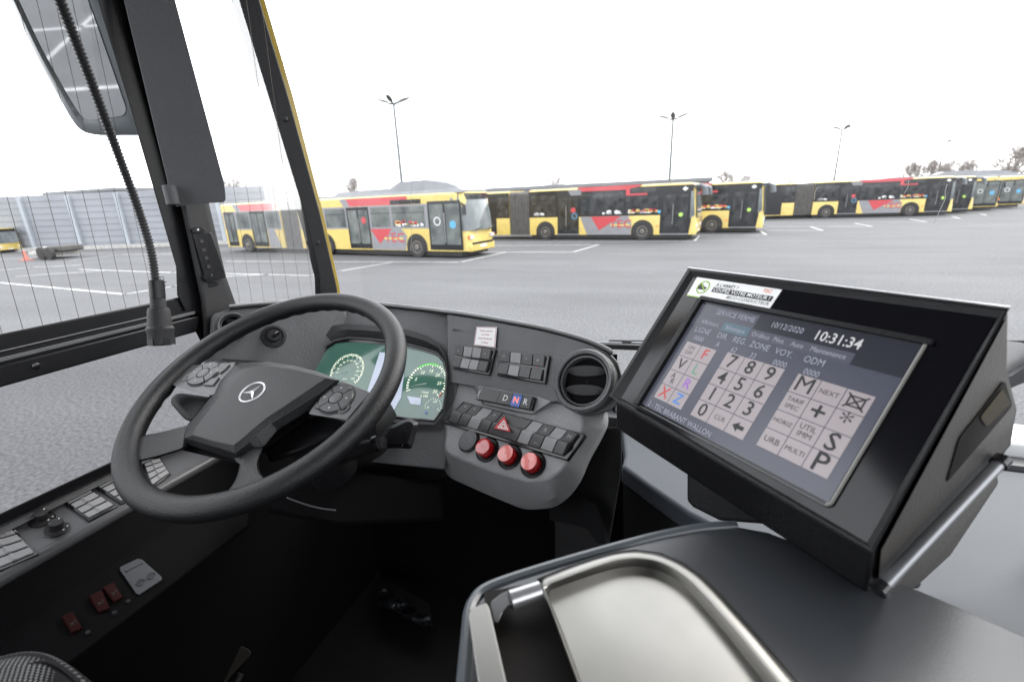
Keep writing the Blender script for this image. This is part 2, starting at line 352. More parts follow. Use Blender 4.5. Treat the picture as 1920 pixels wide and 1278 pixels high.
# ------------------------------------------------------------------ ground, painted bays
G = Plane((0, 0, 0), (0, 0, 1))
g = MB(); g.add([(-900, -600, 0), (900, -600, 0), (900, 1500, 0), (-900, 1500, 0)], [(0, 1, 2, 3)])
tag(g.build('ground', 'asphalt'), kind='structure')
mk = MB()
def strip(pts, w=.13, z=.004):
    for a, b in zip(pts, pts[1:]):
        a = Vector(a); b = Vector(b); d = (b-a).normalized(); s_ = Vector((-d.y, d.x, 0))*w/2; e = d*w/2
        q = [a-s_-e, b-s_+e, b+s_+e, a+s_-e]; mk.add([(p.x, p.y, z) for p in q], [(0, 1, 2, 3)])
for pl in [[(425,490),(863,491.5),(948,473)], [(632,509),(733,492)], [(422,513),(500,514.5),(582,516.5),(640,508)], [(422,518),(500,514.5)], [(851,473),(1075,472.5),(1123.5,458.5),(926,460)],
           [(927,455.5),(1302,452),(1311,442)], [(1317,441.3),(1437,440.5),(1425,432.5),(1395,432.7)], [(1440,432.7),(1543,432),(1519,425),(1443,424.8)], [(1519,425),(1635,424.6),(1603,418.6)],
           [(1616,416.5),(1738,416),(1706,411)], [(1738,411),(1800,409.5),(1785,406)], [(1800,404.5),(1850,403.5),(1838,401)],
           [(0,530),(120,541),(233,551.5),(325,537),(422,520)], [(150,505),(323,511),(420,513)], [(0,507),(60,501),(150,497)], [(33,518),(200,507)], [(130,489),(225,477.5)], [(225,477.5),(330,476)],[(0,485),(120,480)]]:
    strip([G.hit(*p) for p in pl])
for k in range(8):      # bays beside and behind our own bus, seen in its mirror
    x = -4.2-k*.0; y = -3-3.4*k
    strip([(-2.4, y, 0), (-14, y-3.2, 0)])
strip([(-2.4, -2, 0), (-2.4, -28, 0)])
strip([(-8.4, -2, 0), (-8.4, -30, 0)])
tag(mk.build('parking_lines', 'line'), kind='structure')

# ------------------------------------------------------------------ far buildings, noise wall, lamps, trees
def wall_line(a, b, h):
    a = Vector(a); b = Vector(b); d = (b-a); Ln = d.length; d.normalize(); s_ = Vector((d.y, -d.x, 0))
    root = thing('noise_wall', 'long grey panelled noise wall with pale posts at the edge of the yard', 'wall', a)
    w = MB(); w.prism([a, b, b+Vector((0,0,h)), a+Vector((0,0,h))], s_*-.15)
    for k in range(1, 9): w.prism([a+Vector((0,0,h*k/9))+s_*.01, b+Vector((0,0,h*k/9))+s_*.01, b+Vector((0,0,h*k/9+.05))+s_*.01, a+Vector((0,0,h*k/9+.05))+s_*.01], s_*.03)
    w.build('panel', 'wall', root)
    n = int(Ln/3.9)
    for k in range(n+1):
        p = a+d*(k*3.9); q = MB(); q.prism([p-d*.14, p+d*.14, p+d*.14+s_*.22, p-d*.14+s_*.22], (0, 0, h-.1)); q.build('post', 'wallpost', root)
    kb = MB(); kb.prism([a+s_*.25, b+s_*.25, b+s_*.7, a+s_*.7], (0, 0, .25)); kb.build('footing', 'conc', root)
_a = Vector((-63, 17.3, 0)); _d = Vector((57, 17.9, 0)).normalized(); _r = ray(598, 400)
_t = (_a.x*_r.y-_a.y*_r.x)/(_d.y*_r.x-_d.x*_r.y)
wall_line(_a, _a+_d*_t, 4.15)
def building(name, label, px0, px1, y, ztop, roof=.0, depth=14, mname='build'):
    r0 = ray(*px0); r1 = ray(*px1)
    a = Vector((r0.x/r0.y*y, y, 0)); b = Vector((r1.x/r1.y*y, y, 0))
    root = thing(name, label, 'building', a)
    w = MB(); w.box((a.x, y, 0), (b.x, y+depth, ztop-.5)); w.build('wall', mname, root)
    r_ = MB(); r_.box((a.x-.4, y-.4, ztop-.5), (b.x+.4, y+depth+.4, ztop)); 
    if roof: r_.prism([(a.x-.4, y-.4, ztop), (a.x-.4, y+depth+.4, ztop), (a.x-.4, y+depth/2, ztop+roof)], (b.x-a.x+.8, 0, 0))
    r_.build('roof', 'roofgrey', root)
    n = max(3, int((b.x-a.x)/6))
    for k in range(n):
        x = a.x+(b.x-a.x)*(k+.5)/n; q = MB(); q.box((x-1.4, y-.06, .1), (x+1.4, y-.01, ztop-1.3)); q.build('roller_door', 'wallpost', root)
building('depot_building', 'long low grey depot building with a flat roof behind the parked buses', (560, 352), (1330, 345), 72, 4.35)
building('warehouse', 'distant dark grey warehouse roof rising above the noise wall at left', (82, 352), (215, 352), 60, 7.5, roof=.0)
bpy.data.objects['warehouse'].children  # (parts above)

def lamp(px, py, H, label, s=1., yaw=0., heads=4, base=None):
    r = ray(px, py); t = (H-CAM.z)/r.z; top = CAM+r*t; b = Vector((top.x, top.y, 0))
    root = thing('street_lamp', label, 'lamp post', b, 'lamp posts over the bus yard')
    p = MB(); p.tube([b, b+Vector((0, 0, H*.5)), b+Vector((0, 0, H))], [.15*s, .13*s, .10*s], 10); p.build('pole', 'pole', root)
    f = MB(); f.lathe(b, (0, 0, 1), [(.2*s, 0), (.2*s, .03), (.12*s, .05)], 12); f.build('base_plate', 'pole', root)
    for k in range(heads):
        a = yaw+2*math.pi*k/heads; d = Vector((math.cos(a), math.sin(a), 0)); sd_ = Vector((-d.y, d.x, 0)); up = Vector((0, 0, 1))
        q = MB(); q.tube([top, top+d*.45*s+up*.05*s], .08*s, 8); q.build('arm', 'pole', root)
        e = top+d*.42*s+up*.04*s; h = MB()
        lp = []
        for u, w, hh in ((0, .10, .16), (.2, .19, .20), (.6, .23, .17), (.95, .15, .08), (1.08, .06, .03)):
            c = e+d*u*s+up*(.34*u*s); lp.append([c+sd_*w*s, c+sd_*w*.6*s+up*hh*s, c-sd_*w*.6*s+up*hh*s, c-sd_*w*s, c-up*.03*s])
        h.loft(lp); h.build('lamp_head', 'lamphead', root)
lamp(738, 195, 10.5, 'tall double-winged lamp above the bus with the grey roof pod, left of the others', 1.0, .25)
lamp(1262, 224, 9.0, 'clear lamp post rising behind the roof of the nearer open-doored bus', 1.0, .0)
lamp(1579, 243, 9.3, 'lamp post with a small box partway up, over the middle of the far long bus', 1.0, .3)
lamp(1772, 268, 9.3, 'faint pale lamp post over the brown bare trees at right', 1.0, .15)
lamp(1307, 328.5, 9.0, 'tiny far lamp between the two buses with open front doors', 1.0, .2)
lamp(1127, 330, 9.0, 'tiny far lamp above the depot roof behind the black-windowed bus', 1.0, .1)
lamp(900, 332.5, 9.0, 'tiny far lamp above the depot roof just past the rounded-windshield bus', 1.0, .1)

def bare_tree(px, py_top, dist, label, spread=1., n=5, seed=1):
    rg = random.Random(seed); r = ray(px, py_top); k = dist/math.hypot(r.x, r.y)
    base = Vector((r.x*k, r.y*k, 0)); H = (CAM.z+r.z*k)*1.22
    root = thing('bare_tree', label, 'tree', base, 'leafless trees beyond the yard')
    tr = MB(); cr_ = MB(); br = MB()
    tr.tube([base, base+Vector((0, 0, H*.3)), base+Vector((rg.uniform(-.2, .2), 0, H*.62))], [H*.030, H*.022, H*.012], 7)
    def grow(p, d, ln, rad, lv):
        q = p+d*ln; (br if lv == 0 else cr_).tube([p, p+d*ln*.5+Vector((rg.uniform(-1, 1), rg.uniform(-1, 1), 0))*ln*.05, q], [rad, rad*.8, rad*.55], 4 if lv < 2 else 3, False)
        if lv >= 4: return
        for _ in range(rg.randint(3, 4) if lv < 3 else 4):
            a = Vector((rg.uniform(-1, 1)*spread, rg.uniform(-1, 1)*spread, rg.uniform(-.1, .9)))
            grow(p+d*ln*rg.uniform(.45, 1), (d*.75+a*.75).normalized(), ln*rg.uniform(.6, .85), max(rad*.6, H*.0013), lv+1)
    q_ = n+7
    for i in range(q_):
        a = 2.4*i+rg.uniform(-.3, .3); tl = .75-.55*i/q_
        grow(base+Vector((0, 0, H*(.24+.4*i/q_))), Vector((math.cos(a)*tl*spread, math.sin(a)*tl*spread, .75)).normalized(), H*.24*(1-.35*i/q_), H*.009, 0)
    tr.build('trunk', 'bark_hazed', root); br.build('limbs', 'bark_hazed', root); cr_.build('crown', 'bark_hazed', root, flat=True)
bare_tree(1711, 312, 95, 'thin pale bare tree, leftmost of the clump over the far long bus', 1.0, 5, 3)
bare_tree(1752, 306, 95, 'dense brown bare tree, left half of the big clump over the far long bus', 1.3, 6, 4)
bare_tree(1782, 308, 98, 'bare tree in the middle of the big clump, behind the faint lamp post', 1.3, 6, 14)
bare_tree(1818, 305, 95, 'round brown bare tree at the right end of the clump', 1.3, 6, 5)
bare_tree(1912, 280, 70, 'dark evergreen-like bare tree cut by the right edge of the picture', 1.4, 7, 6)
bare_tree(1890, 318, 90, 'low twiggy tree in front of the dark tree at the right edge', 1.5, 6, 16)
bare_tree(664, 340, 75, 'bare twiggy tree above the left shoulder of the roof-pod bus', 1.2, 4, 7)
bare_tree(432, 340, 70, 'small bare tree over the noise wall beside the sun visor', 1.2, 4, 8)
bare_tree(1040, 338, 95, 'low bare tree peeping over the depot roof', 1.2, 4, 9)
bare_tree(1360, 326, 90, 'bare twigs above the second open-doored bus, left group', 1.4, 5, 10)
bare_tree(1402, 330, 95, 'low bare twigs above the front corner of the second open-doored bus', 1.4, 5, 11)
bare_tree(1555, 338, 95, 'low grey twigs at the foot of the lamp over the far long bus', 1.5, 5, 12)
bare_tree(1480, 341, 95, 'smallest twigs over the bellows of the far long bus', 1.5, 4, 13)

# ------------------------------------------------------------------ buses (local: front at x=0, side facing us at y=0, z up)
def side_poly(mb, pts, y0, y1): return mb.loft([[(x, y0, z) for x, z in pts], [(x, y1, z) for x, z in pts]])
def rect(x0, x1, z0, z1): return [(x0, z0), (x1, z0), (x1, z1), (x0, z1)]
def part(name, m_, parent, fn, bevel=0., **k):
    b = MB(); fn(b); return b.build(name, m_, parent, bevel, **k)
def wheel(parent, x, r=.49, name='wheel'):
    part('wheel_arch', 'tyre', parent, lambda b: side_poly(b, [(x+.62*math.cos(t), max(.3, r+.62*math.sin(t))) for t in [math.pi*k/16 for k in range(17)]]+[(x-.62, .3), (x+.62, .3)], -.006, .02))
    ty = part('wheel', 'tyre', parent, lambda b: b.lathe((x, .28, r), (0, -1, 0), [(r*.6, 0), (r*.97, .01), (r, .05), (r, .27), (r*.95, .305), (r*.66, .31), (r*.62, .30)], 32))
    def rimf(b):
        b.lathe((x, .28, r), (0, -1, 0), [(r*.62, .28), (r*.60, .312), (r*.53, .315), (r*.45, .26), (r*.30, .27), (r*.26, .33), (r*.18, .345)], 24)
        for k in range(8):
            t = 2*math.pi*k/8; c = (x+r*.4*math.cos(t), -.0, r+r*.4*math.sin(t)); b.lathe(c, (0, -1, 0), [(.025, -.03), (.025, .02), (.01, .025)], 8)
    part('rim', 'rim', ty, rimf)
def decal_text(parent, x0, z0, size, m_='bred', name='lettering'):
    def f(u, v, h=0): return Vector((u, -.012-h, -v))
    f.w = 1; f.h = 1
    b = MB(); put_text(b, 'TEC', f, x0, -z0, size, .0, bold=.01, sx=1.15); b.build(name, m_, parent)
def sticker_row(b, x0, x1, z, y, seed):
    rg = random.Random(seed)
    for k in range(9):
        x = rg.uniform(x0, x1); w = rg.uniform(.05, .16); h = rg.uniform(.03, .12)
        side_poly(b, [(x+w*math.cos(t)*rg.uniform(.7, 1.1), z+h+h*math.sin(t)*rg.uniform(.7, 1.1)) for t in [2*math.pi*j/9 for j in range(9)]], y, y+.003)
def bellows(root, x0, x1, w=2.5, H=2.9):
    def f(b):
        loops = []; n = 15
        for k in range(n):
            x = x0+(x1-x0)*k/(n-1); e = .0 if k % 2 else .07
            loops.append([(x, e+.02, .32), (x, w-e, .32), (x, w-e, H-.12-e), (x, w-.15-e, H-e), (x, .15+e, H-e), (x, e+.02, H-.12-e)])
        b.loft(loops)
    part('bellows', 'bellows', root, f, angle=10)
def mirror_arm(root, x, y, s=1):
    a = part('mirror', 'mirror_grey', root, lambda b: (b.tube([(x-.25, y, 2.75), (x+.15, y-.05*s, 2.80), (x+.36, y-.08*s, 2.66), (x+.40, y-.1*s, 2.3)], [.07, .09, .15, .16], 10)))
    return a
def city_bus(label, trailer=True, door_open=True, group='black-windowed yellow buses'):
    """yellow low-floor bus with a continuous black window band"""
    root = local_thing('articulated_bus' if trailer else 'city_bus', label, 'bus', group)
    Lf = -9.65
    def body(b):
        prof = [(0, .3), (0, 2.80), (.10, 2.93), (.30, 2.97), (2.25, 2.97), (2.45, 2.93), (2.55, 2.80), (2.55, .3)]
        xs = [(Lf, 1, 0), (-.55, 1, 0), (-.18, .985, 0), (0, .93, 0), (.06, .86, 0)]
        loops = []
        for x, sc, _ in xs: loops.append([(x + (0.02 if z < 1.2 else -.10*(z-1.2))*(1 if x > -.3 else 0), 1.275+(y-1.275)*sc, z if x < .0 else .3+(z-.3)*.985) for y, z in prof])
        b.loft(loops)
    part('body', 'yellow2', root, body, angle=40)
    part('underbody', 'tyre', root, lambda b: b.box((Lf+.1, .12, .10), (-.3, 2.4, .32)))
    part('window_band', 'band', root, lambda b: side_poly(b, [(Lf, 1.34), (-1.82, 1.34), (-1.82, .36), (-.30, .36), (-.22, 1.0), (-.18, 2.86), (Lf, 2.86)], -.003, .01))
    for x0, x1, z0, z1 in ((Lf+.12, -7.92, 1.42, 2.62), (-6.35, -5.0, 1.42, 2.62), (-4.96, -3.78, 1.42, 2.62), (-3.70, -1.95, 1.42, 2.36)):
        w = part('window', 'pane', root, lambda b: side_poly(b, rect(x0, x1, z0, z1), -.007, 0))
        part('top_rail', 'band', w, lambda b: side_poly(b, rect(x0, x1, z1-.33, z1-.30), -.012, -.006))
    def door(x0, x1, z0, z1, pane):
        d = part('door', 'band', root, lambda b: side_poly(b, rect(x0, x1, z0, z1), -.010, 0))
        xm = (x0+x1)/2
        for a, c in ((x0+.06, xm-.04), (xm+.04, x1-.06)):
            part('door_pane', pane, d, lambda b: side_poly(b, rect(a, c, z0+.12, z1-.12), -.014, -.009))
        part('handrail', 'alu', d, lambda b: b.tube([(xm-.12, -.03, z0+.5), (xm-.12, -.03, z1-.6)], .012, 6))
        return d
    door(-7.80, -6.45, .36, 2.56, 'pane')
    d1 = door(-1.72, -.36, .36, 2.5, 'pane')
    part('step_edge', 'roofgrey', root, lambda b: side_poly(b, rect(-1.75, -.3, .29, .37), -.012, 0))
    part('step_edge', 'roofgrey', root, lambda b: side_poly(b, rect(-7.85, -6.4, .29, .37), -.012, 0))
    part('quarter_pane', 'shield_light', root, lambda b: side_poly(b, [(-.28, 1.15), (-.05, 1.30), (-.16, 2.5), (-.30, 2.55)], -.008, .03))
    part('grey_panel', 'bgrey', root, lambda b: side_poly(b, [(-6.38, 1.335), (-5.95, .30), (-3.4, .30), (-3.35, .9), (-3.55, 1.335)], -.005, .01))
    part('red_triangle', 'bred', root, lambda b: side_poly(b, [(-5.72, 1.33), (-3.95, 1.33), (-5.22, .55)], -.009, 0))
    part('yellow_bar', 'yellow2', root, lambda b: side_poly(b, rect(-4.55, -3.45, .80, .90), -.010, 0))
    decal_text(root, -3.98, .88, .62)
    part('red_roof_stripe', 'bred', root, lambda b: side_poly(b, [(-6.45, 2.74), (-3.72, 2.74), (-3.0, 2.87), (-2.9, 2.975), (-6.55, 2.975)], -.006, .3))
    part('grey_chevron', 'roofgrey', root, lambda b: side_poly(b, [(-7.15, 2.86), (-6.35, 2.86), (-6.3, 2.55), (-6.95, 2.55)], -.012, 0))
    part('red_display_frame', 'bred', root, lambda b: (side_poly(b, rect(-3.72, -3.5, 2.42, 2.87), -.011, 0), side_poly(b, rect(-3.72, -2.55, 2.42, 2.52), -.0115, 0)))
    part('side_display', 'pane', root, lambda b: side_poly(b, rect(-3.42, -2.1, 2.56, 2.82), -.012, 0))
    wheel(root, -2.75); wheel(root, -8.6)
    # front face
    part('windshield', 'shield_light', root, lambda b: b.prism([(.085, .14, 1.18), (.085, 2.41, 1.18), (-.06, 2.38, 2.5), (-.06, .17, 2.5)], (.012, 0, 0)))
    part('destination_display', 'band', root, lambda b: b.prism([(-.055, .17, 2.52), (-.055, 2.38, 2.52), (-.085, 2.36, 2.86), (-.085, .19, 2.86)], (.012, 0, 0)))
    for y in (.35, 2.2):
        part('headlight', 'lampw', root, lambda b: b.lathe((.07, y, .72), (1, 0, 0), [(.13, -.02), (.13, .015), (.09, .03)], 16))
    part('licence_plate', 'white', root, lambda b: b.box((.07, 1.02, .42), (.09, 1.53, .53)))
    part('bumper', 'band', root, lambda b: b.box((.05, .2, .30), (.09, 2.35, .38)))
    part('corner_sticker', 'white', root, lambda b: side_poly(b, [(-.75, 2.66), (-.60, 2.77), (-.45, 2.66), (-.60, 2.55)], -.013, 0))
    for (xa, xb, zz, sd) in ((-3.6, -2.0, 1.46, 1), (-5.0, -4.0, 1.45, 2), (-9.3, -8.4, 1.45, 3)):
        for m_, dz, yy in (('white', 0, -.014), ('yellow2', .04, -.016), ('bred', .08, -.018)):
            if m_ == 'white' or xa == -3.6: part('window_sticker', m_, root, lambda b: sticker_row(b, xa, xb, zz+dz, yy, sd+dz*100))
    part('round_sign', 'bred', root, lambda b: b.lathe((-6.8, -.016, 1.72), (0, -1, 0), [(.15, 0), (.15, .006)], 20))
    part('door_badge', 'sticker_blue', root, lambda b: ring(b, (-6.72, -.018, 1.38), (0, -1, 0), .14, .17, 0, 20))
    part('lime_door_sticker', 'sticker_lime', root, lambda b: b.lathe((-.75, -.016, 1.35), (0, -1, 0), [(.11, 0), (.11, .006)], 20))  # plain lime sticker disc on the front door
    part('side_sticker', 'sticker_blue', root, lambda b: side_poly(b, rect(-1.95, -1.80, 1.45, 1.6), -.013, 0))
    part('indicator_lamp', 'orange', root, lambda b: side_poly(b, rect(-2.02, -1.86, .72, .79), -.013, 0))
    mirror_arm(root, .0, .1)
    mirror_arm(root, .0, 2.45, -1)
    if trailer:
        bellows(root, Lf+.02, Lf-1.42)
        T = Lf-1.40; E = T-6.3
        part('trailer_body', 'yellow2', root, lambda b: b.loft([[(x, 0, .3), (x, 0, 2.8), (x, .10, 2.93), (x, .3, 2.97), (x, 2.25, 2.97), (x, 2.45, 2.93), (x, 2.55, 2.8), (x, 2.55, .3)] for x in (T, E)]), angle=40)
        part('trailer_band', 'band', root, lambda b: side_poly(b, rect(E+.1, T, 1.34, 2.86), -.003, .01))
        d = part('door', 'band', root, lambda b: side_poly(b, rect(T-2.3, T-.95, .36, 2.56), -.010, 0))
        part('window', 'pane', root, lambda b: side_poly(b, rect(T-.85, T-.08, 1.42, 2.62), -.007, 0))
        part('window', 'pane', root, lambda b: side_poly(b, rect(T-5.9, T-2.4, 1.42, 2.62), -.007, 0))
        wheel(root, T-3.4)
    return root
def old_bus(label, group=None, trailer=True):
    """older yellow bus: big wrapped windshield, grey roof with a raised pod, red band over the windows"""
    root = local_thing('articulated_bus' if trailer else 'city_bus', label, 'bus', group)
    Lf = -10.9
    def body(b):
        prof = [(0, .32), (0, 2.78), (.12, 2.86), (2.38, 2.86), (2.5, 2.78), (2.5, .32)]
        loops = []
        for x, sc in ((Lf, 1), (-.7, 1), (-.25, .97), (0, .86), (.10, .70)):
            loops.append([(x-(0 if z < 1.3 else .13*(z-1.3))*(1 if x > -.3 else .0)+(.03 if z < .6 and x > -.3 else 0), 1.25+(y-1.25)*sc, z) for y, z in prof])
        b.loft(loops)
    part('body', 'yellow2', root, body, angle=40)
    part('underbody', 'tyre', root, lambda b: b.box((Lf+.1, .12, .10), (-.3, 2.35, .34)))
    part('roof', 'roofgrey', root, lambda b: b.loft([[(x, .10, 2.84), (x, .25, z), (x, 2.25, z), (x, 2.4, 2.84)] for x, z in ((Lf, 2.93), (-1.2, 3.02), (-.45, 3.06), (-.12, 2.92))]), angle=40)
    part('roof_pod', 'roofgrey', root, lambda b: b.loft([[(x, .42, 2.9), (x, .6, z), (x, 1.9, z), (x, 2.1, 2.9)] for x, z in ((-8.6, 2.98), (-8.2, 3.16), (-4.6, 3.2), (-4.0, 3.46), (-2.4, 3.48), (-1.2, 3.28), (-.5, 3.04))]), angle=40)
    part('window_band', 'bgrey', root, lambda b: side_poly(b, rect(Lf+.05, -1.95, 1.34, 2.42), -.004, .01))
    for x0, x1 in ((Lf+.2, -8.9), (-8.75, -7.25), (-5.5, -4.25), (-4.12, -2.15)):
        w = part('window', 'pane_daylit', root, lambda b: side_poly(b, rect(x0, x1, 1.42, 2.34), -.009, 0))
        part('top_rail', 'band', w, lambda b: side_poly(b, rect(x0, x1, 2.05, 2.075), -.013, -.008))
    for x0, x1, zt in ((-7.15, -5.62, 2.38), (-1.95, -.12, 2.52)):
        d = part('door', 'band', root, lambda b: side_poly(b, rect(x0, x1, .38, zt), -.010, 0))
        xm = (x0+x1)/2
        for a, c in ((x0+.09, xm-.06), (xm+.06, x1-.09)):
            part('door_pane', 'pane_daylit', d, lambda b: side_poly(b, rect(a, c, .62, zt-.14), -.014, -.009))
        part('handrail', 'alu', d, lambda b: b.tube([(xm, -.03, .7), (xm, -.03, zt-.5)], .015, 6))
    part('door_sticker', 'sticker_blue', root, lambda b: b.lathe((-.6, -.012, 1.5), (0, -1, 0), [(.17, 0), (.17, .006)], 20))
    part('door_sticker', 'white', root, lambda b: ring(b, (-1.45, -.016, 1.65), (0, -1, 0), .15, .19, .0, 24))
    part('window_sticker', 'white', root, lambda b: sticker_row(b, -4.0, -2.3, 1.44, -.014, 5))
    part('window_sticker', 'yellow2', root, lambda b: sticker_row(b, -3.9, -2.4, 1.50, -.016, 6))
    part('window_sticker', 'bred', root, lambda b: sticker_row(b, -3.9, -2.4, 1.56, -.018, 7))
    part('round_sign', 'bred', root, lambda b: b.lathe((-6.0, -.012, 1.75), (0, -1, 0), [(.16, 0), (.16, .006)], 20))
    part('grey_panel', 'bgrey', root, lambda b: side_poly(b, [(-5.6, 1.34), (-5.6, .34), (-3.45, .34), (-3.3, 1.0), (-3.62, 1.34)], -.005, .01))
    part('red_triangle', 'bred', root, lambda b: side_poly(b, [(-5.62, 1.34), (-4.2, 1.34), (-5.08, .62)], -.009, 0))
    part('yellow_bar', 'yellow2', root, lambda b: side_poly(b, rect(-4.75, -3.55, .84, .93), -.010, 0))
    decal_text(root, -4.1, .90, .62)
    part('red_band', 'bred', root, lambda b: side_poly(b, [(-6.85, 2.43), (-3.1, 2.43), (-3.1, 2.80), (-7.1, 2.80)], -.005, .01))
    part('grey_chevron', 'bgrey', root, lambda b: side_poly(b, [(-7.3, 2.43), (-6.85, 2.43), (-7.1, 2.80), (-7.55, 2.80)], -.006, .01))
    part('side_display', 'band', root, lambda b: side_poly(b, rect(-4.15, -2.3, 2.44, 2.64), -.010, 0))
    part('skirt_seam', 'bgrey', root, lambda b: (side_poly(b, rect(Lf, -7.9, .62, .635), -.004, 0)))
    wheel(root, -2.75); wheel(root, -8.9)
    # front
    def shield(b):
        lo = []
        for z, dx in ((1.22, .12), (1.9, .05), (2.62, -.10)):
            lo.append([(-.62+dx*.4, -.012, z), (-.20+dx, .09, z), (.02+dx, .40, z), (.075+dx, 1.25, z), (.02+dx, 2.10, z), (-.20+dx, 2.41, z), (-.62+dx*.4, 2.512, z)])
        b.loft(lo, False, False, closed=False)
    part('windshield', 'shield_light', root, shield, angle=60)
    part('destination_display', 'pane', root, lambda b: b.loft([[(-.32, .08, z), (-.03, .42, z), (.03, 1.25, z), (-.03, 2.08, z), (-.32, 2.42, z)] for z in (2.55, 2.80)], False, False, closed=False))
    part('wiper', 'tyre', root, lambda b: (b.tube([(.24, .5, 1.18), (.22, 1.15, 1.35)], .018, 6), b.tube([(.24, 1.6, 1.18), (.22, 2.2, 1.33)], .018, 6)))
    for y in (.38, 2.12):
        part('headlight', 'lampw', root, lambda b: b.box((.06, y-.17, .86), (.15, y+.10, 1.0)))
        part('indicator_lamp', 'orange', root, lambda b: b.box((.04, y-.20+(.3 if y > 1 else 0), .88), (.145, y-.14+(.3 if y > 1 else 0), 1.0)))
    part('grille', 'band', root, lambda b: b.box((.08, .40, .60), (.16, 2.1, .68)))
    part('licence_plate', 'white', root, lambda b: b.box((.10, 1.0, .44), (.165, 1.5, .55)))
    part('bumper', 'yellow2', root, lambda b: b.box((-.1, .22, .28), (.15, 2.28, .60)), .05)
    part('mirror', 'band', root, lambda b: (b.tube([(-.1, .05, 2.4), (.12, -.1, 2.3), (.12, -.12, 1.9)], [.04, .07, .09], 8)))
    if trailer:
        bellows(root, Lf+.02, Lf-1.5, 2.45, 2.85)
        T = Lf-1.48; E = T-5.6
        part('trailer_body', 'yellow2', root, lambda b: b.loft([[(x, 0, .32), (x, 0, 2.78), (x, .12, 2.86), (x, 2.38, 2.86), (x, 2.5, 2.78), (x, 2.5, .32)] for x in (T, E)]), angle=40)
        part('trailer_band', 'bgrey', root, lambda b: side_poly(b, rect(E+.1, T-.05, 1.34, 2.40), -.004, .01))
        part('red_band', 'bred', root, lambda b: side_poly(b, [(T-3.6, 2.41), (T-.35, 2.41), (T-.2, 2.80), (T-3.9, 2.80)], -.005, .01))
        part('grey_chevron', 'bgrey', root, lambda b: side_poly(b, [(T-4.1, 2.41), (T-3.6, 2.41), (T-3.9, 2.80), (T-4.4, 2.80)], -.006, .01))
        for a, c in ((T-1.35, T-.15), (T-4.2, T-2.95)):
            part('window', 'pane_daylit', root, lambda b: side_poly(b, rect(a, c, 1.42, 2.34), -.009, 0))
        for a, c in ((T-2.85, T-1.45), (T-5.4, T-4.4)):
            d = part('door', 'band', root, lambda b: side_poly(b, rect(a, c, .38, 2.38), -.010, 0))
            m_ = (a+c)/2
            for p, q in ((a+.08, m_-.05), (m_+.05, c-.08)): part('door_pane', 'pane_daylit', d, lambda b: side_poly(b, rect(p, q, .62, 2.24), -.014, -.009))
        part('grey_panel', 'bgrey', root, lambda b: side_poly(b, [(T-1.4, 1.34), (T-1.4, .34), (T-.35, .34), (T-.75, 1.34)], -.005, .01))
        part('roof_hatch', 'roofgrey', root, lambda b: b.box((T-4.6, .5, 2.86), (T-3.0, 2.0, 2.98)), .05)
        wheel(root, T-3.5)
    return root
def place(o, x, y, yaw, s=1.):
    o.location = (x, y, 0); o.rotation_euler = (0, 0, R(yaw)); o.scale = (s, s, s)
b1 = old_bus('yellow and red bus with a raised grey roof pod and wrapped windshield, nearest parked bus', 'older yellow buses with a red band over the windows')
place(b1, -8.85, 18.4, -9, .985)
b2 = city_bus('long black-windowed yellow bus with big red triangle, parked right beside the roof-pod bus')
place(b2, .58, 26.5, -7, .985)
b3 = copy_tree(b2); b3['label'] = 'shorter-looking black-windowed bus tucked behind the front corner of the nearer long one'; place(b3, 4.30, 30.9, -9, .98)
b4 = copy_tree(b2); b4['label'] = 'far long black-windowed bus with grey bellows and red triangle, right of the middle'; place(b4, 19.2, 45.6, 2, .965)
b5 = copy_tree(b2); b5['label'] = 'black-windowed bus front just behind the nose of the far long bus'; place(b5, 21.8, 48.7, 2, .955)
b6 = copy_tree(b1); b6['label'] = 'yellow bus front with two pale door panes, second from the right edge'; place(b6, 24.9, 52.0, 2, .96)
b7 = copy_tree(b1); b7['label'] = 'rightmost yellow bus, cut by the right edge of the picture'; place(b7, 28.4, 55.6, 2, .96)
b8 = copy_tree(b2); b8['label'] = 'far blurry yellow bus by the noise wall at the left edge'; place(b8, -48.6, 19.9, 8, .62)
def block(name, label, cat, px, w, h, d, m_):
    p = G.hit(*px); root = thing(name, label, cat, p)
    return p, root
p = G.hit(108, 483); root = thing('flat_trailer', 'low pale blurry trailer with dark wheels in front of the noise wall', 'trailer', p)
part('bed', 'conc', root, lambda b: (b.box((p.x-1.5, p.y-.7, .2), (p.x+1.2, p.y+.7, .42)), b.box((p.x-.8, p.y-.6, .42), (p.x+.5, p.y+.6, .70))), .04)
for dx in (.7, 1.5): part('wheel', 'tyre', root, lambda b: b.lathe((p.x+dx, p.y-.9, .38), (0, -1, 0), [(.2, 0), (.38, .02), (.38, .22), (.2, .24)], 20))
part('cargo', 'bellows', root, lambda b: b.box((p.x+.6, p.y-.7, .45), (p.x+1.7, p.y+.7, .78)), .08)
p = G.hit(50, 488); root = thing('traffic_cone', 'small orange traffic cone left of the pale trailer', 'traffic cone', p)
part('cone', 'cone', root, lambda b: b.lathe(p, (0, 0, 1), [(.16, .03), (.13, .1), (.04, .6), (.02, .62)], 20))
part('base', 'cone', root, lambda b: b.box((p.x-.28, p.y-.28, 0), (p.x+.28, p.y+.28, .04)))

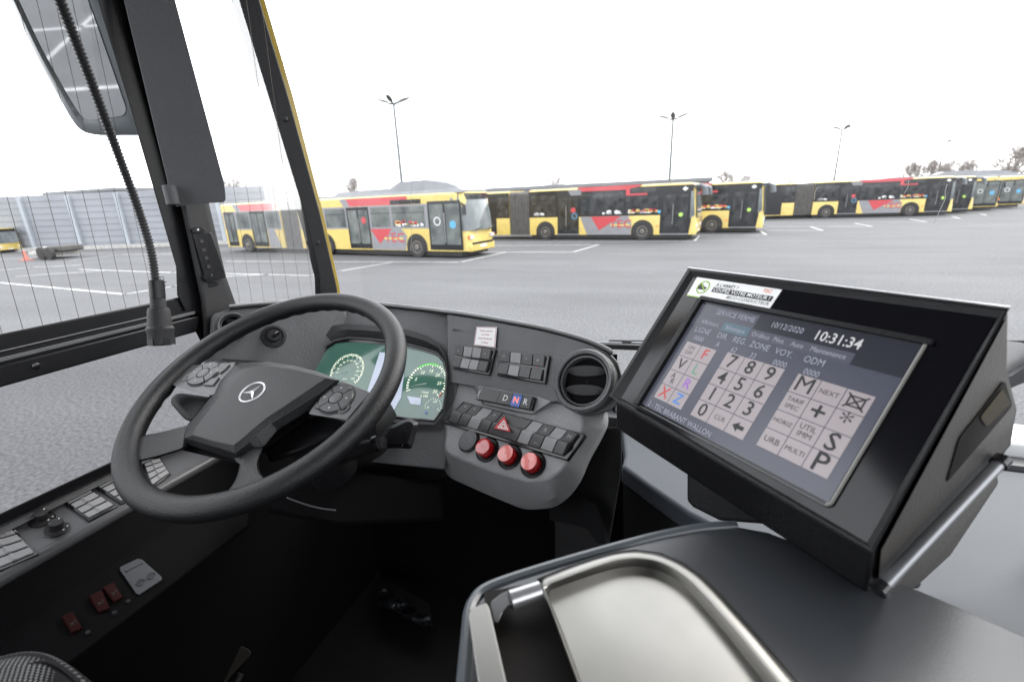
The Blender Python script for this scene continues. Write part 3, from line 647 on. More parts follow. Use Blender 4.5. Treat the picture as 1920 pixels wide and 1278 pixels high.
# ------------------------------------------------------------------ our own bus: shell of the cab
cab = thing('bus_cab', 'dark interior shell of the driver cab around the camera', 'bus cab', (0, 0, 1.0))
part('cab_floor', 'floor', cab, lambda b: b.box((-1.2, -6.3, .95), (1.5, 1.24, 1.0)))
part('left_wall', 'pit', cab, lambda b: b.box((-1.12, -2.3, 1.0), (-1.055, 1.2, 1.885)))
part('bulkhead', 'pit', cab, lambda b: b.box((-1.05, 1.19, 1.0), (1.45, 1.24, 1.76)))
part('roof', 'headlining', cab, lambda b: b.box((-1.2, -6.3, 3.45), (1.5, 1.35, 3.51)))
part('rear_wall', 'headlining', cab, lambda b: b.box((-1.05, -6.3, 1.0), (1.45, -6.25, 3.45)))
part('cab_partition', 'headlining', cab, lambda b: b.box((-1.05, -1.3, 1.0), (.1, -1.25, 2.3)))
part('rear_side_wall', 'headlining', cab, lambda b: (b.box((-1.12, -6.3, 1.0), (-1.055, -2.32, 1.9)), b.box((-1.12, -1.6, 1.89), (-1.055, -1.2, 3.45)), b.box((-1.12, -3.4, 1.9), (-1.055, -3.2, 3.45))))
part('right_wall', 'headlining', cab, lambda b: (b.box((1.455, -6.3, 1.0), (1.5, 1.24, 1.55)), b.box((1.455, -1.6, 1.55), (1.5, -1.3, 3.45)), b.box((1.455, -3.4, 1.55), (1.5, -3.2, 3.45)), b.box((1.455, 1.12, 1.55), (1.5, 1.24, 3.45))))
part('header', 'headlining', cab, lambda b: b.box((-1.05, 1.25, 3.34), (1.45, 1.33, 3.45)))

WL = Plane((-1.05, 0, 0), (1, 0, 0))
# windshield
ws = thing('windshield', 'large clear windshield in front of the dashboard', 'windshield', (0, 1.25, 1.78))
part('pane', 'glass', ws, lambda b: b.add([(-.985, 1.245, 1.76), (1.45, 1.245, 1.76), (1.45, 1.245, 3.36), (-.985, 1.245, 3.36)], [(0, 1, 2, 3)]))
def specks(b):
    rg = random.Random(11); PGl = Plane((0, 1.243, 0), (0, -1, 0))
    spots = [(rg.gauss(770, 70), rg.gauss(385, 40), rg.uniform(.5, 1.3)) for _ in range(60)]+[(rg.uniform(650, 1900), rg.uniform(330, 620), rg.uniform(.4, 1.2)) for _ in range(60)]
    for x, y, q in spots:
        c = PGl.hit(x, y); w = q*.0007
        vs = [c+Vector((w*math.cos(t)*rg.uniform(.6, 1.2), 0, w*math.sin(t)*rg.uniform(.6, 1.4))) for t in [k*1.05 for k in range(6)]]; b.add(vs, [tuple(range(6))])
    for pts_ in ([(1776, 345), (1772, 360), (1773, 372), (1765, 388), (1758, 404), (1750, 420)], [(1704, 338), (1702, 352), (1696, 362)], [(1533, 350), (1528, 362), (1527, 374)], [(772, 345), (770, 372), (774, 395), (770, 470)]):
        for a_, c_ in zip(pts_, pts_[1:]):
            A, B = PGl.hit(*a_), PGl.hit(*c_); e = Vector((.0006, 0, .0001)); b.add([A-e, A+e, B+e, B-e], [(0, 1, 2, 3)])
part('dirt_specks', mat('dried_dirt', (.45, .44, .42), .9), ws, specks)
part('lower_seal', 'ink_grey', ws, lambda b: b.box((-.98, 1.20, 1.755), (1.45, 1.243, 1.80)))
part('sill', 'white', ws, lambda b: b.box((-.98, 1.25, 1.74), (1.45, 1.36, 1.835)), .01)

# left side window (upper pane, belt, lower filmed pane)
sw = thing('side_window', 'driver side window with thin heating wires and a black belt rail', 'window', (-1.05, .3, 1.9))
def wp(pts, h=0): return WL.loop(pts, h)
ax = WL.hit(330, 552); 
part('pane', 'glass_side', sw, lambda b: b.add([Vector((-1.062, -1.18, 2.2)), Vector((-1.062, -1.18, 3.44)), Vector((-1.062, .42, 3.44))]+wp([(150, -300), (215, 0), (345, 560)], -.012), [tuple(range(6))]))
part('filmed_pane', 'glass_film', sw, lambda b: b.add([Vector((-1.062, -1.18, 1.88)), Vector((-1.062, -1.18, 2.17))]+wp([(361, 615), (440, 640), (440, 830), (205, 880)], -.012), [(0, 1, 2, 3, 4, 5)]))
def vpt(x0, y0, x):  # point at column x of the line running from (x0,y0) to the forward vanishing point
    return (x, y0+(362-y0)*(x-x0)/(1285-x0))
def railpx(b, y_a, y_b, h0, h1, xa=-1400, xb=372, x0=0):
    q = [vpt(x0, y_a, xa), vpt(x0, y_a, xb), vpt(x0, y_b, xb), vpt(x0, y_b, xa)]
    b.loft([wp(q, h0), wp(q, h1)])
part('belt_rail', 'black', sw, lambda b: (railpx(b, 626, 668, -.02, .006), railpx(b, 685, 726, -.02, .022)), .003)
part('belt_channel', 'matte', sw, lambda b: railpx(b, 664, 690, -.02, .012), .002)
part('bright_strip', 'alu', sw, lambda b: (railpx(b, 657.5, 659.5, .006, .009, xb=290)))
part('grey_strip', 'dash', sw, lambda b: (railpx(b, 670.5, 679, .012, .018, xb=366)), .001)
part('sill_gasket', 'black', sw, lambda b: railpx(b, 962, 985, -.02, .010, xb=420), .003)
W0 = WL.hit(43, 617, -.011); W1 = WL.hit(80, 609.5, -.011); WZ = WL.hit(43, 619, -.011).z; WD = (W1-W0).y
def wire(b, foot, ln=1.05):
    head = foot+Vector((0, .055, ln)); e = Vector((0, .00045, 0))
    b.add([foot-e, foot+e, head+e, head-e], [(0, 1, 2, 3)])
def wires(b):
    for k in range(-34, 9):
        foot = W0+Vector((0, WD*k, 0)); wire(b, foot)
part('heating_wires', 'wire', sw, wires)
# maker's mark etched near the corner of the pane
def mark(b):
    f = WL.quad((285, 515), (322, 511), (325, 545), (288, 549))
    put_text(b, '43R-00', f, .5, .72, .008, -.009); ring(b, f(.62, .28, -.009), WL.n, .0035, .0048, 0, 16); ring(b, f(.36, .28, -.009), WL.n, .0035, .0048, 0, 16)
    b.qbox(f, .1, .85, .48, .52, -.0095, -.009)
part('etched_mark', 'ink', sw, mark)
part('rail_screw', 'gloss', sw, lambda b: b.lathe(WL.hit(67, 686, .022), (1, 0, 0), [(.006, 0), (.006, .002), (.004, .003)], 12))

# upright between side window and quarter window
wpil = thing('window_pillar', 'dark upright pillar between the side window and the quarter window', 'pillar', (-1.05, .7, 1.9))
part('outer_frame', 'black', wpil, lambda b: b.loft([wp([(-25, -760), (182, 0), (240, 190), (330, 500), (332, 553), (376, 640), (420, 640), (330, 250), (262, 0), (142, -760)], h) for h in (-.03, .012)]), .003)
part('upright', 'dash_dark', wpil, lambda b: b.loft([wp([(30, -760), (238, 0), (330, 345), (376, 560), (383, 640), (430, 640), (444, 575), (424, 519), (393, 386), (325, 0), (145, -760)], h) for h in (-.03, .035)]), .012, seg=3)
PB = Plane(WL.hit(400, 480, .036), (1, -.25, 0))
pk = thing('card_holder', 'glossy black bracket with a column of holes on the pillar', 'bracket', PB.hit(390, 520))
part('plate', 'gloss', pk, lambda b: b.loft([PB.loop(rnd([(361, 438), (396, 436), (424, 520), (386, 529)], 3), h) for h in (0, .012)]), .001)
part('top_tab', 'black', pk, lambda b: b.loft([PB.loop(rnd([(359, 428), (381, 425), (386, 433), (361, 437)], 3), h) for h in (0, .016)]), .001)
part('bottom_tab', 'black', pk, lambda b: b.loft([PB.loop(rnd([(386, 529), (408, 527), (410, 535), (390, 540)], 3), h) for h in (0, .006)]), .001)
for i, (a, b_) in enumerate(((378, 452), (382, 468), (387, 484), (391, 499.5))):
    part('hole', 'podbtn', pk, lambda b: b.lathe(PB.hit(a, b_, .0125), PB.n, [(.0042, 0), (.0042, .001)], 14))
part('screw', 'chrome', pk, lambda b: b.lathe(PB.hit(371, 431, .016), PB.n, [(.003, 0), (.002, .001)], 10))
part('clip', 'gloss', pk, lambda b: b.loft([PB.loop(rnd([(378, 517), (398, 514), (400, 521), (382, 525)], 3), h) for h in (.012, .022)]), .002)

# corner post and quarter glass
PC = Plane((-1.03, 1.17, 2.2), (.75, -.66, 0))
cp = thing('corner_post', 'curved dark front corner post with a yellow outer edge', 'pillar', PC.hit(610, 552))
part('cover', 'dash_dark', cp, lambda b: b.loft([PC.loop(rnd([(310, -560), (448, 0), (523, 240), (577, 420), (600, 520), (603, 600), (634, 600), (632, 540), (600, 400), (540, 180), (486, 0), (355, -560)], 6, 2), h) for h in (-.03, .012)]), .010, seg=4)
part('rubber_lip', 'gloss', cp, lambda b: b.loft([PC.loop(rnd([(298, -560), (433, 0), (508, 240), (566, 425), (590, 520), (592, 600), (604, 600), (602, 520), (579, 420), (525, 240), (450, 0), (317, -560)], 6, 2), h) for h in (-.03, .004)]), .004, seg=3)
part('painted_edge', 'yellow', cp, lambda b: b.loft([PC.loop(rnd([(350, -560), (484, 0), (538, 180), (598, 400), (630, 540), (634, 600), (641, 600), (637, 540), (606, 400), (549, 180), (496, 0), (370, -560)], 6, 2), h) for h in (-.08, -.012)]), .004)
for q in ((535, 224), (596, 455)):
    part('screw_cap', 'dash_dark', cp, lambda b: b.lathe(PC.hit(q[0], q[1], .011), PC.n, [(.007, 0), (.007, .003), (.004, .006)], 14))
QG = WL
qw = thing('quarter_window', 'narrow quarter window with fine wires between pillar and corner post', 'window', WL.hit(500, 560))
part('pane', 'glass_side', qw, lambda b: b.add(wp([(430, 640), (393, 386), (325, 0), (240, -350), (360, -350), (448, 0), (577, 420), (600, 640)], -.012), [tuple(range(8))]))
def qwires(b):
    for k in range(7): wire(b, WL.hit(452+k*23, 580, -.011))
part('heating_wires', 'wire', qw, qwires)

# sun visor
PV = Plane(at(330, 200, 1.22), (.62, -.75, .1))
sv = thing('sun_visor', 'flat charcoal sun visor folded against the pillar', 'sun visor', PV.hit(375, 380))
part('panel', 'visor', sv, lambda b: b.loft([PV.loop(rnd([(192, -160), (232, 0), (314, 340), (318, 384), (424, 379), (421, 345), (371, 160), (328, 0), (285, -160)], [5, 5, 5, 4, 9, 8, 5, 5, 5], 4), h) for h in (-.012, .004)]), .005, seg=3)
part('hinge', 'visor', sv, lambda b: (b.tube([PV.hit(317, 348, .016), PV.hit(326, 384, .016)], .0125, 14), b.loft([PV.loop(rnd([(322, 352), (338, 350), (345, 378), (352, 384), (330, 388)], 3), h) for h in (.002, .012)])), .002)

# gooseneck microphone
mc = thing('gooseneck_microphone', 'black microphone hanging on a ribbed flexible tube in front of the side window', 'microphone', at(302, 650, .85))
def catmull(P, n):
    out = []; P = [P[0]*2-P[1]]+P+[P[-1]*2-P[-2]]
    for i in range(1, len(P)-2):
        for k in range(n):
            t = k/n; a, b, c, d = P[i-1:i+3]
            out.append(.5*((2*b)+(c-a)*t+(2*a-5*b+4*c-d)*t*t+(3*b-a-3*c+d)*t**3))
    out.append(P[-2]); return out
gp = catmull([at(78, -90, .78), at(112, 0, .80), (at(166, 140, .82)), at(222, 290, .84), at(262, 400, .85), at(285, 480, .85), at(296, 568, .85)], 60)
# resample evenly and ripple the radius
acc = [gp[0]]; pts = []; rad = []
Ls = [0]; 
for a, b_ in zip(gp, gp[1:]): Ls.append(Ls[-1]+(b_-a).length)
N_ = int(Ls[-1]/.0011); j = 0
for k in range(N_+1):
    s_ = Ls[-1]*k/N_
    while j < len(Ls)-2 and Ls[j+1] < s_: j += 1
    t = (s_-Ls[j])/max(1e-9, Ls[j+1]-Ls[j]); pts.append(gp[j].lerp(gp[j+1], t)); rad.append(.0049+(.0009 if k % 4 < 2 else -.0004))
part('flexible_tube', 'rubber', mc, lambda b: b.tube(pts, rad, 12), angle=20)
a = at(296, 562, .85); b_ = at(303, 650, .85); dv = (b_-a).normalized(); ln = (b_-a).length
part('head', 'dash_dark', mc, lambda b: b.lathe(a-dv*.004, dv, [(.0085, 0), (.0095, .004), (.010, ln*.22), (.0125, ln*.23), (.0138, ln*.30), (.0152, ln*.62), (.0172, ln*.66), (.0172, ln*.72), (.0160, ln*.78), (.0164, ln*1.0), (.011, ln*1.03)], 28))
def slots(b):
    for k in range(5):
        t = 2*math.pi*k/5+.3; n_ = dv.orthogonal().normalized(); m_ = dv.cross(n_); d_ = n_*math.cos(t)+m_*math.sin(t); s_ = dv.cross(d_)
        c = a+dv*ln*.82+d_*.0157; b.prism([c-s_*.004, c+s_*.004, c+s_*.004+dv*ln*.14, c-s_*.004+dv*ln*.14], d_*.0012)
part('speech_slot', 'black', mc, slots)
part('connector', 'black', mc, lambda b: b.lathe(a-dv*.03, dv, [(.0075, 0), (.0098, .002), (.0098, .028), (.008, .03)], 20))

# exterior mirror, seen through the side window
PM = Plane(at(150, 120, 1.75), _n(CAM+Vector((0, -1.4, .0))-at(150, 120, 1.75)).normalized())
_mn = (_n(CAM-at(150, 120, 1.75))+_n(Vector((-7.5, -9, 0))-at(150, 120, 1.75))*1.0).normalized()
PM = Plane(at(150, 120, 1.75), _mn)
em = thing('exterior_mirror', 'dark rounded exterior mirror hanging outside the side window', 'mirror', at(190, 240, 1.75))
outl = rnd([(-50, -150), (20, 0), (60, 90), (128, 215), (150, 246), (180, 254), (262, 254), (262, 150), (190, 0), (120, -150)], [5, 40, 40, 30, 20, 15, 5, 40, 40, 5], 4)
inl = rnd([(-40, -150), (30, 0), (80, 100), (143, 205), (156, 222), (172, 226), (232, 217), (237, 205), (165, 0), (100, -150)], [5, 40, 40, 20, 10, 10, 8, 8, 40, 5], 4)
part('housing', 'housing', em, lambda b: b.loft([PM.loop([(p.x*.9+16, p.y*.92+8) for p in outl], -.10), PM.loop(outl, -.03), PM.loop(outl, 0), PM.loop([((p.x+q.x)/2, (p.y+q.y)/2) for p, q in zip(outl, inl)], .006), PM.loop(inl, -.004)], True, True), angle=50)
part('mirror_glass', 'mirror', em, lambda b: b.add(PM.loop(inl, -.001), [tuple(range(len(inl)))]))
part('arm', 'housing', em, lambda b: b.tube([PM.hit(40, -140, -.1), PM.hit(60, -300, -.05)], .03, 10))

# wiper outside the windshield
wi = thing('windshield_wiper', 'black and silver wiper resting outside the windshield beyond the dashboard', 'wiper', (-.1, 1.3, 1.98))
PW = Plane((0, 1.30, 0), (0, -1, 0))
def px_bar(b, P, x0, y0, x1, y1, hgt, th=.02, h=0):
    q = [(x0, y0-hgt/2), (x1, y1-hgt/2), (x1, y1+hgt/2), (x0, y0+hgt/2)]; b.loft([P.loop(q, h), P.loop(q, h+th)])
part('blade', 'black', wi, lambda b: px_bar(b, PW, 1050, 646.5, 1330, 657, 9.5, .02), .002)
part('blade_spine', 'alu', wi, lambda b: px_bar(b, PW, 1050, 640.5, 1330, 648, 4, .024), .002)
part('arm', 'ink_grey', wi, lambda b: (px_bar(b, PW, 1142, 638.5, 1330, 641, 3, .02, -.002), px_bar(b, PW, 1166, 640.5, 1184, 641.5, 6, .024)), .001)
part('joint', 'alu', wi, lambda b: px_bar(b, PW, 1184, 643.5, 1330, 648, 5.5, .03), .002)

# ------------------------------------------------------------------ side console below the window
# top face slopes slightly inward; its inner rim carries on down as a dark ledge
SC = Plane(WL.hit(0, 1000), (.30, 0, .954))
sc = thing('side_console', 'long switch console under the driver side window', 'console', (-.95, .3, 1.85))
XA, XB = -420, 470
def scq(y0, y1, xa=XA, xb=XB): return [vpt(0, y0, xa), vpt(0, y0, xb), vpt(0, y1, xb), vpt(0, y1, xa)]
part('top_panel', 'console_grey', sc, lambda b: b.loft([SC.loop(scq(984, 1076), -.05), SC.loop(scq(984, 1076), 0)]), .004)
part('window_ledge', 'dash', sc, lambda b: b.loft([SC.loop(scq(976, 1003), -.02), SC.loop(scq(976, 1003), .012)]), .004)
e0 = SC.hit(*vpt(0, 1074, XA)); e1 = SC.hit(*vpt(0, 1074, XB))
part('rim', 'console_grey', sc, lambda b: b.tube([e0+Vector((0, 0, -.010)), e1+Vector((0, 0, -.010))], .0115, 16))
SL = Plane(e0+Vector((.008, 0, -.02)), (.86, 0, .51))
part('lower_wall', 'pit', sc, lambda b: b.loft([SL.loop(scq(1086, 1195), -.02), SL.loop(scq(1086, 1195), 0)]))
SL2 = Plane(SL.hit(*vpt(0, 1190, 0)), (.5, 0, .866))
part('lower_shelf', 'pit', sc, lambda b: b.loft([SL2.loop(scq(1185, 1345), -.02), SL2.loop(scq(1185, 1345), 0)]), .006)
def rockers(parent, f, n, wide=None, sym=None, blanks=(), rows=1, notch=.5, prefix='switch', raise_=.006, skip=()):
    """a row of rocker switches in the mapped frame f; each dips in the middle"""
    for k in range(n):
        if k in skip: continue
        u0 = k/n+.05/n; u1 = (k+1)/n-.05/n
        b = MB(); pr_ = [(0.02, raise_), (.40, raise_*.62), (.46, raise_*.15), (.54, raise_*.15), (.60, raise_*.62), (.98, raise_)]
        loops = [[f(u0, v, 0), f(u0, v, h), f(u1, v, h), f(u1, v, 0)] for v, h in pr_]
        b.loft(loops)
        b.build(prefix, 'key_blank' if k in blanks else 'key', parent, .0006)
blk = [((-48, 1010), (22, 993), (68, 1040), (-8, 1072), 4, ()), ((118, 940), (163, 917), (216, 950), (167, 976), 4, ()), ((177, 911), (225, 887), (275, 918), (228, 944), 4, ()), ((268, 868), (300, 862), (318, 890), (285, 914), 4, ())]
for tl, tr, br, bl, n, bk in blk:
    # rockers are laid along the console, so the frame runs from front to back
    f = SC.quad(tl, tr, br, bl)
    base = MB(); base.qbox(f, -.05, 1.05, -.05, 1.05, -.002, .004); bo = base.build('switch_block', 'gloss', sc, .001)
    def ff(u, v, h=0, f=f): return f(v, u, h+.004)
    for k in range(n):
        u0 = k/n+.03; u1 = (k+1)/n-.03
        b = MB(); pr_ = [(.03, .0062), (.40, .0060), (.48, .0082), (.58, .0066), (.97, .0066)]
        b.loft([[f(v, u0, .003), f(v, u0, h), f(v, u1, h), f(v, u1, .003)] for v, h in pr_])
        b.build('switch', 'key_blank', bo, .0005)
for (x, y) in ((79, 975), (107, 993)):
    c = SC.hit(x, y, .0); 
    k = part('rotary_knob', 'dash_dark', sc, lambda b: b.lathe(c, SC.n, [(.0170, 0), (.0165, .002), (.0110, .0025), (.0092, .004), (.0088, .012), (.0100, .017), (.0096, .019), (.002, .0195)], 28))
    part('bezel_ring', 'gloss', k, lambda b: ring(b, c, SC.n, .0168, .0178, .0022, 32))
    part('pointer', 'white', k, lambda b: b.lathe(c+Vector((.003, .0065, .0195)), SC.n, [(.0012, 0), (.0012, .0004)], 8))
    def dots(b):
        for t in (.2, .9): b.lathe(c+Vector((math.cos(t)*.0140, math.sin(t)*.0140, 0))+SC.n*.0022, SC.n, [(.0012, 0), (.0012, .0006)], 8)
    part('scale_dots', 'white', k, dots)
lb = MB(); f = SC.quad((-48, 1010), (22, 993), (68, 1040), (-8, 1072)); put_text(lb, 'LTH', f, .80, .22, .011, .0098); lb.build('lettering', 'symbol', sc)
# white parking-brake card
f = SL2.quad((222, 1066), (262, 1047), (306, 1086), (258, 1118))
cd_ = MB(); cd_.loft([[f(u, v, h) for u, v in [(.06,.0),(.9,.0),(1,.1),(1,.92),(.94,1),(.06,1),(0,.92),(0,.08)]] for h in (.001, .004)]); cdo = cd_.build('brake_card', 'card', sc)
def arrows(b):
    f_ = f
    b.qbox(f_, .14, .86, .20, .225, .004, .0046)
    for s_, x in ((-1, .10), (1, .90)): b.add([f_(x, .2125, .0046), f_(x-s_*.07, .16, .0046), f_(x-s_*.07, .265, .0046)], [(0, 1, 2)])
    for u in (.30, .74):
        v = .72; ring(b, f_(u, v, .0046), SL2.n, .0040, .0050, 0, 20); put_text(b, 'P', f_, u, v, .007, .0046, bold=.01)
        for a0 in (.4, 3.5): ring(b, f_(u, v, .0046), SL2.n, .0058, .0068, 0, 12, a0, a0+2.1)
        b.add([f_(u+.17, v-.05, .0046), f_(u+.13, v+.03, .0046), f_(u+.21, v+.03, .0046)], [(0, 1, 2)])
part('card_print', 'ink', cdo, arrows)
for q in (((114, 1160), (136, 1150), (156, 1180), (134, 1190)), ((165, 1122), (190, 1110), (207, 1142), (184, 1152)), ((190, 1106), (212, 1095), (232, 1122), (212, 1132))):
    f = SL2.quad(*q); b = MB(); b.loft([[f(0, 0, .001), f(1, 0, .001), f(1, 1, .001), f(0, 1, .001)], [f(.05, .05, .012), f(.95, .05, .012), f(.95, .95, .006), f(.05, .95, .006)]]); ro = b.build('guarded_switch', 'red_dark', sc, .0015)
    t = MB(); put_text(t, 'x!', f, .5, .6, .012, .0105); t.build('symbol', 'symbol_dim', ro)
    part('status_lamp', 'podbtn', sc, lambda b: b.lathe(f(1.15, 1.25, .001), SL2.n, [(.004, 0), (.003, .003)], 12))

# ------------------------------------------------------------------ dashboard
dash = thing('dashboard', 'wraparound dark grey dashboard under the windshield', 'dashboard', (-.5, .9, 1.9))
PCl = Plane(at(710, 700, 1.13), (0, -.72, .69))
p_a = PCl.hit(610, 660)
PLf = Plane(p_a, (.74, -.55, .38))
PU = Plane(at(1095, 712, .852), (-.26, -.80, .54))
PLo = Plane(at(1000, 780, .890), (-.24, -.62, .745))
# left wing with the round vent
part('left_wing', 'dash', dash, lambda b: b.loft([PLf.loop(rnd([(396, 590), (440, 576), (520, 571), (640, 566), (680, 640), (640, 800), (560, 800), (430, 720), (380, 690), (392, 640)], 8), h) for h in (-.16, 0)]), .008, seg=3)
part('lower_ledge', 'dash_dark', dash, lambda b: b.loft([PLf.loop(rnd([(415, 672), (480, 676), (570, 690), (576, 700), (500, 694), (430, 690)], 3), h) for h in (-.01, .012)]), .004)
# centre part around the instruments
part('centre_cowl', 'dash', dash, lambda b: b.loft([PCl.loop(rnd([(585, 568), (640, 565), (720, 573), (800, 582), (862, 590), (862, 700), (845, 800), (835, 880), (640, 860), (560, 760), (560, 660)], 6), h) for h in (-.17, -.004)]), .006, seg=3)
hood_o = [(560, 700), (573, 655), (592, 628), (615, 611), (650, 607), (690, 609), (725, 612), (765, 618), (800, 629), (824, 645), (838, 672), (841, 700), (840, 735), (835, 775), (815, 800), (760, 800), (700, 792), (640, 775), (590, 740)]
hood_i = [(578, 694), (592, 668), (608, 650), (628, 638), (655, 633), (690, 635), (726, 639), (765, 645), (795, 653), (820, 661), (833, 677), (838, 700), (836.5, 736), (831, 768), (814, 789), (765, 785), (705, 777), (645, 762), (597, 730)]
scr_o = [(584, 692), (598, 671), (614, 654), (631, 643.5), (655, 641), (690, 643), (726, 647), (762, 651), (793, 658), (818, 666.5), (830, 678), (835.5, 700), (834, 736), (829, 765), (813, 786), (765, 782), (705, 774), (646, 758), (600, 728)]
part('cluster_hood', 'clhood', dash, lambda b: b.loft([PCl.loop(hood_o, -.01), PCl.loop(hood_o, .012), PCl.loop([((a[0]*.6+c[0]*.4), a[1]*.6+c[1]*.4) for a, c in zip(hood_o, hood_i)], .014), PCl.loop(hood_i, -.002), PCl.loop(hood_i, -.004)], False, False), angle=50)
part('cluster_bead', 'gloss', dash, lambda b: b.loft([PCl.loop(hood_i, -.002), PCl.loop(hood_i, .003), PCl.loop(scr_o, .002), PCl.loop(scr_o, -.003)], False, False), angle=60)
part('cluster_lip', 'dash', dash, lambda b: b.tube(PCl.loop(hood_i[2:14], .006), .0022, 6))
cl_ = part('instrument_cluster', 'cluster', dash, lambda b: b.add(PCl.loop(scr_o, .0), [tuple(range(len(scr_o)))]))
fC = PCl.quad((584, 640), (835, 640), (835, 787), (584, 787))
uC = (PCl.hit(760, 700)-PCl.hit(700, 696)).normalized(); vC = PCl.n.cross(uC).normalized()
def frame(P, px, py):
    o = P.hit(px, py)
    def f(u, v, h=0.): return o+uC*u-vC*v+P.n*h
    f.w = 1; f.h = 1; f.o = o
    return f
def gauge(name, cx, cy, rx, a0, a1, nbig, nsub, labels, needle, parent, lsize=.009, unit=None, col='dial'):
    f = frame(PCl, cx, cy); r = (PCl.hit(cx+rx, cy)-f.o).length
    b = MB()
    def P_(rr, t, h=.001): return f(math.cos(t)*rr, -math.sin(t)*rr, h)
    tot = nbig*nsub
    for k in range(tot+1):
        t = a0+(a1-a0)*k/tot; big = k % nsub == 0; w = .035 if not big else .022; r0 = r*(.80 if big else .89)
        b.add([P_(r0, t-w), P_(r, t-w), P_(r, t+w), P_(r0, t+w)], [(0, 1, 2, 3)])
    go = b.build(name, col, parent)
    tb = MB()
    for i, s_ in enumerate(labels):
        if s_:
            t = a0+(a1-a0)*i/(len(labels)-1); put_text(tb, s_, f, math.cos(t)*r*.62, -math.sin(t)*r*.62, lsize, .001, shear=.2)
    if unit: 
        for i, u_ in enumerate(unit): put_text(tb, u_, f, r*.05, r*(.42+.18*i), lsize*.75, .001)
    tb.build('dial_numbers', 'dial', go)
    nb = MB(); d = Vector((math.cos(needle), math.sin(needle))); w = r*.018
    nb.add([f(-w*d.y, -w*d.x*1, .002), f(w*d.y, w*d.x*1, .002), f(d.x*r*.9+w*.5*d.y, -d.y*r*.9, .002), f(d.x*r*.9-w*.5*d.y, -d.y*r*.9, .002)], [(0, 1, 2, 3)])
    nb.build('needle', 'white', go); return f, r, go
gauge('speedometer', 651, 696, 31, R(212), R(-38), 12, 3, ['', '10', '20', '30', '40', '50', '60', '70', '80', '90', '100', '110', '120'], R(196), cl_, .0075, ['km/h'])
f2, r2, go2 = gauge('rev_counter', 800, 719, 38, R(205), R(-35), 6, 5, ['', '5', '10', '15', '20', '25', '30'], R(194), cl_, .011, ['1/min', 'x 100'])
part('green_zone', 'dial_green', go2, lambda b: ring(b, f2.o, PCl.n, r2*.93, r2*1.0, .0015, 16, R(68), R(128), up=uC))
part('red_zone', 'dial_red', go2, lambda b: ring(b, f2.o, PCl.n, r2*.93, r2*1.0, .0015, 6, R(-36), R(-22), up=uC))
gauge('fuel_gauge', 812, 763, 16, R(190), R(-20), 4, 3, ['0', '', '1/2', '', '1'], R(-38), cl_, .008)
part('centre_display', 'lcd', cl_, lambda b: (b.loft([PCl.loop([(712, 660), (762, 664), (752, 745), (738, 770), (688, 735)], h) for h in (.0005, .0012)])))
part('small_display', 'lcd', cl_, lambda b: b.loft([PCl.loop([(763, 742), (790, 746), (788, 759), (770, 757)], h) for h in (.0005, .0012)]))
part('warning_lamp', 'gearblue', cl_, lambda b: b.loft([PCl.loop([(797, 771), (801, 771), (801, 776), (797, 776)], h) for h in (.0005, .0012)]))
tb = MB(); ff = frame(PCl, 781, 752); put_text(tb, '13.4', ff, .002, -.002, .006, .002); put_text(tb, '132', ff, .003, .005, .006, .002); tb.build('readout', 'white', cl_)
# windshield-side rim: a thin dark lip over the whole top edge
rimpx = [(430, 577), (480, 572), (560, 568), (640, 565), (720, 572.5), (800, 581), (850, 587), (900, 594.5), (960, 605), (1010, 614.5), (1060, 627), (1105, 641), (1138, 656), (1146, 662)]
def rim_pt(x, y, lift=0):
    P = PLf if x < 600 else (PCl if x < 850 else PU)
    return P.hit(x, y, lift)
part('top_rim', 'black', dash, lambda b: b.tube(catmull([rim_pt(x, y+1, .001) for x, y in rimpx], 4), .0042, 8))
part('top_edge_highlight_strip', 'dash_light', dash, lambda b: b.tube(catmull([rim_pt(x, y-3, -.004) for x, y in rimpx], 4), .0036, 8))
part('top_shelf', 'dash_dark', dash, lambda b: b.loft([[rim_pt(x, y+2, -.002) for x, y in rimpx], [rim_pt(x, y+2, -.002)+Vector((0, .09, -.03)) for x, y in rimpx], [rim_pt(x, y+2, -.002)+Vector((0, .09, -.16)) for x, y in rimpx]], False, False, closed=False))
# crease above the instruments
part('crease', 'dash_dark', dash, lambda b: b.loft([PU.loop([(850, 616), (890, 625), (868, 620.5), (848, 620)], h) for h in (-.002, .0008)]))
# right wing: upper
upl = [(838, 583), (900, 594), (960, 604), (1010, 614), (1060, 626), (1105, 640), (1138, 655), (1160, 680), (1170, 715), (1166, 745), (1148, 768), (1120, 776), (1097, 773), (1066, 763), (1045, 753), (1030, 754), (1015, 763), (998, 777), (960, 771), (905, 757), (895, 742), (888, 724), (838, 716)]
part('right_wing', 'dash', dash, lambda b: b.loft([PU.loop(upl, -.16), PU.loop([(x, y) for x, y in upl], -.004), PU.loop([(x+(1004-x)*.012, y+(680-y)*.02) for x, y in upl], 0)]), angle=28)
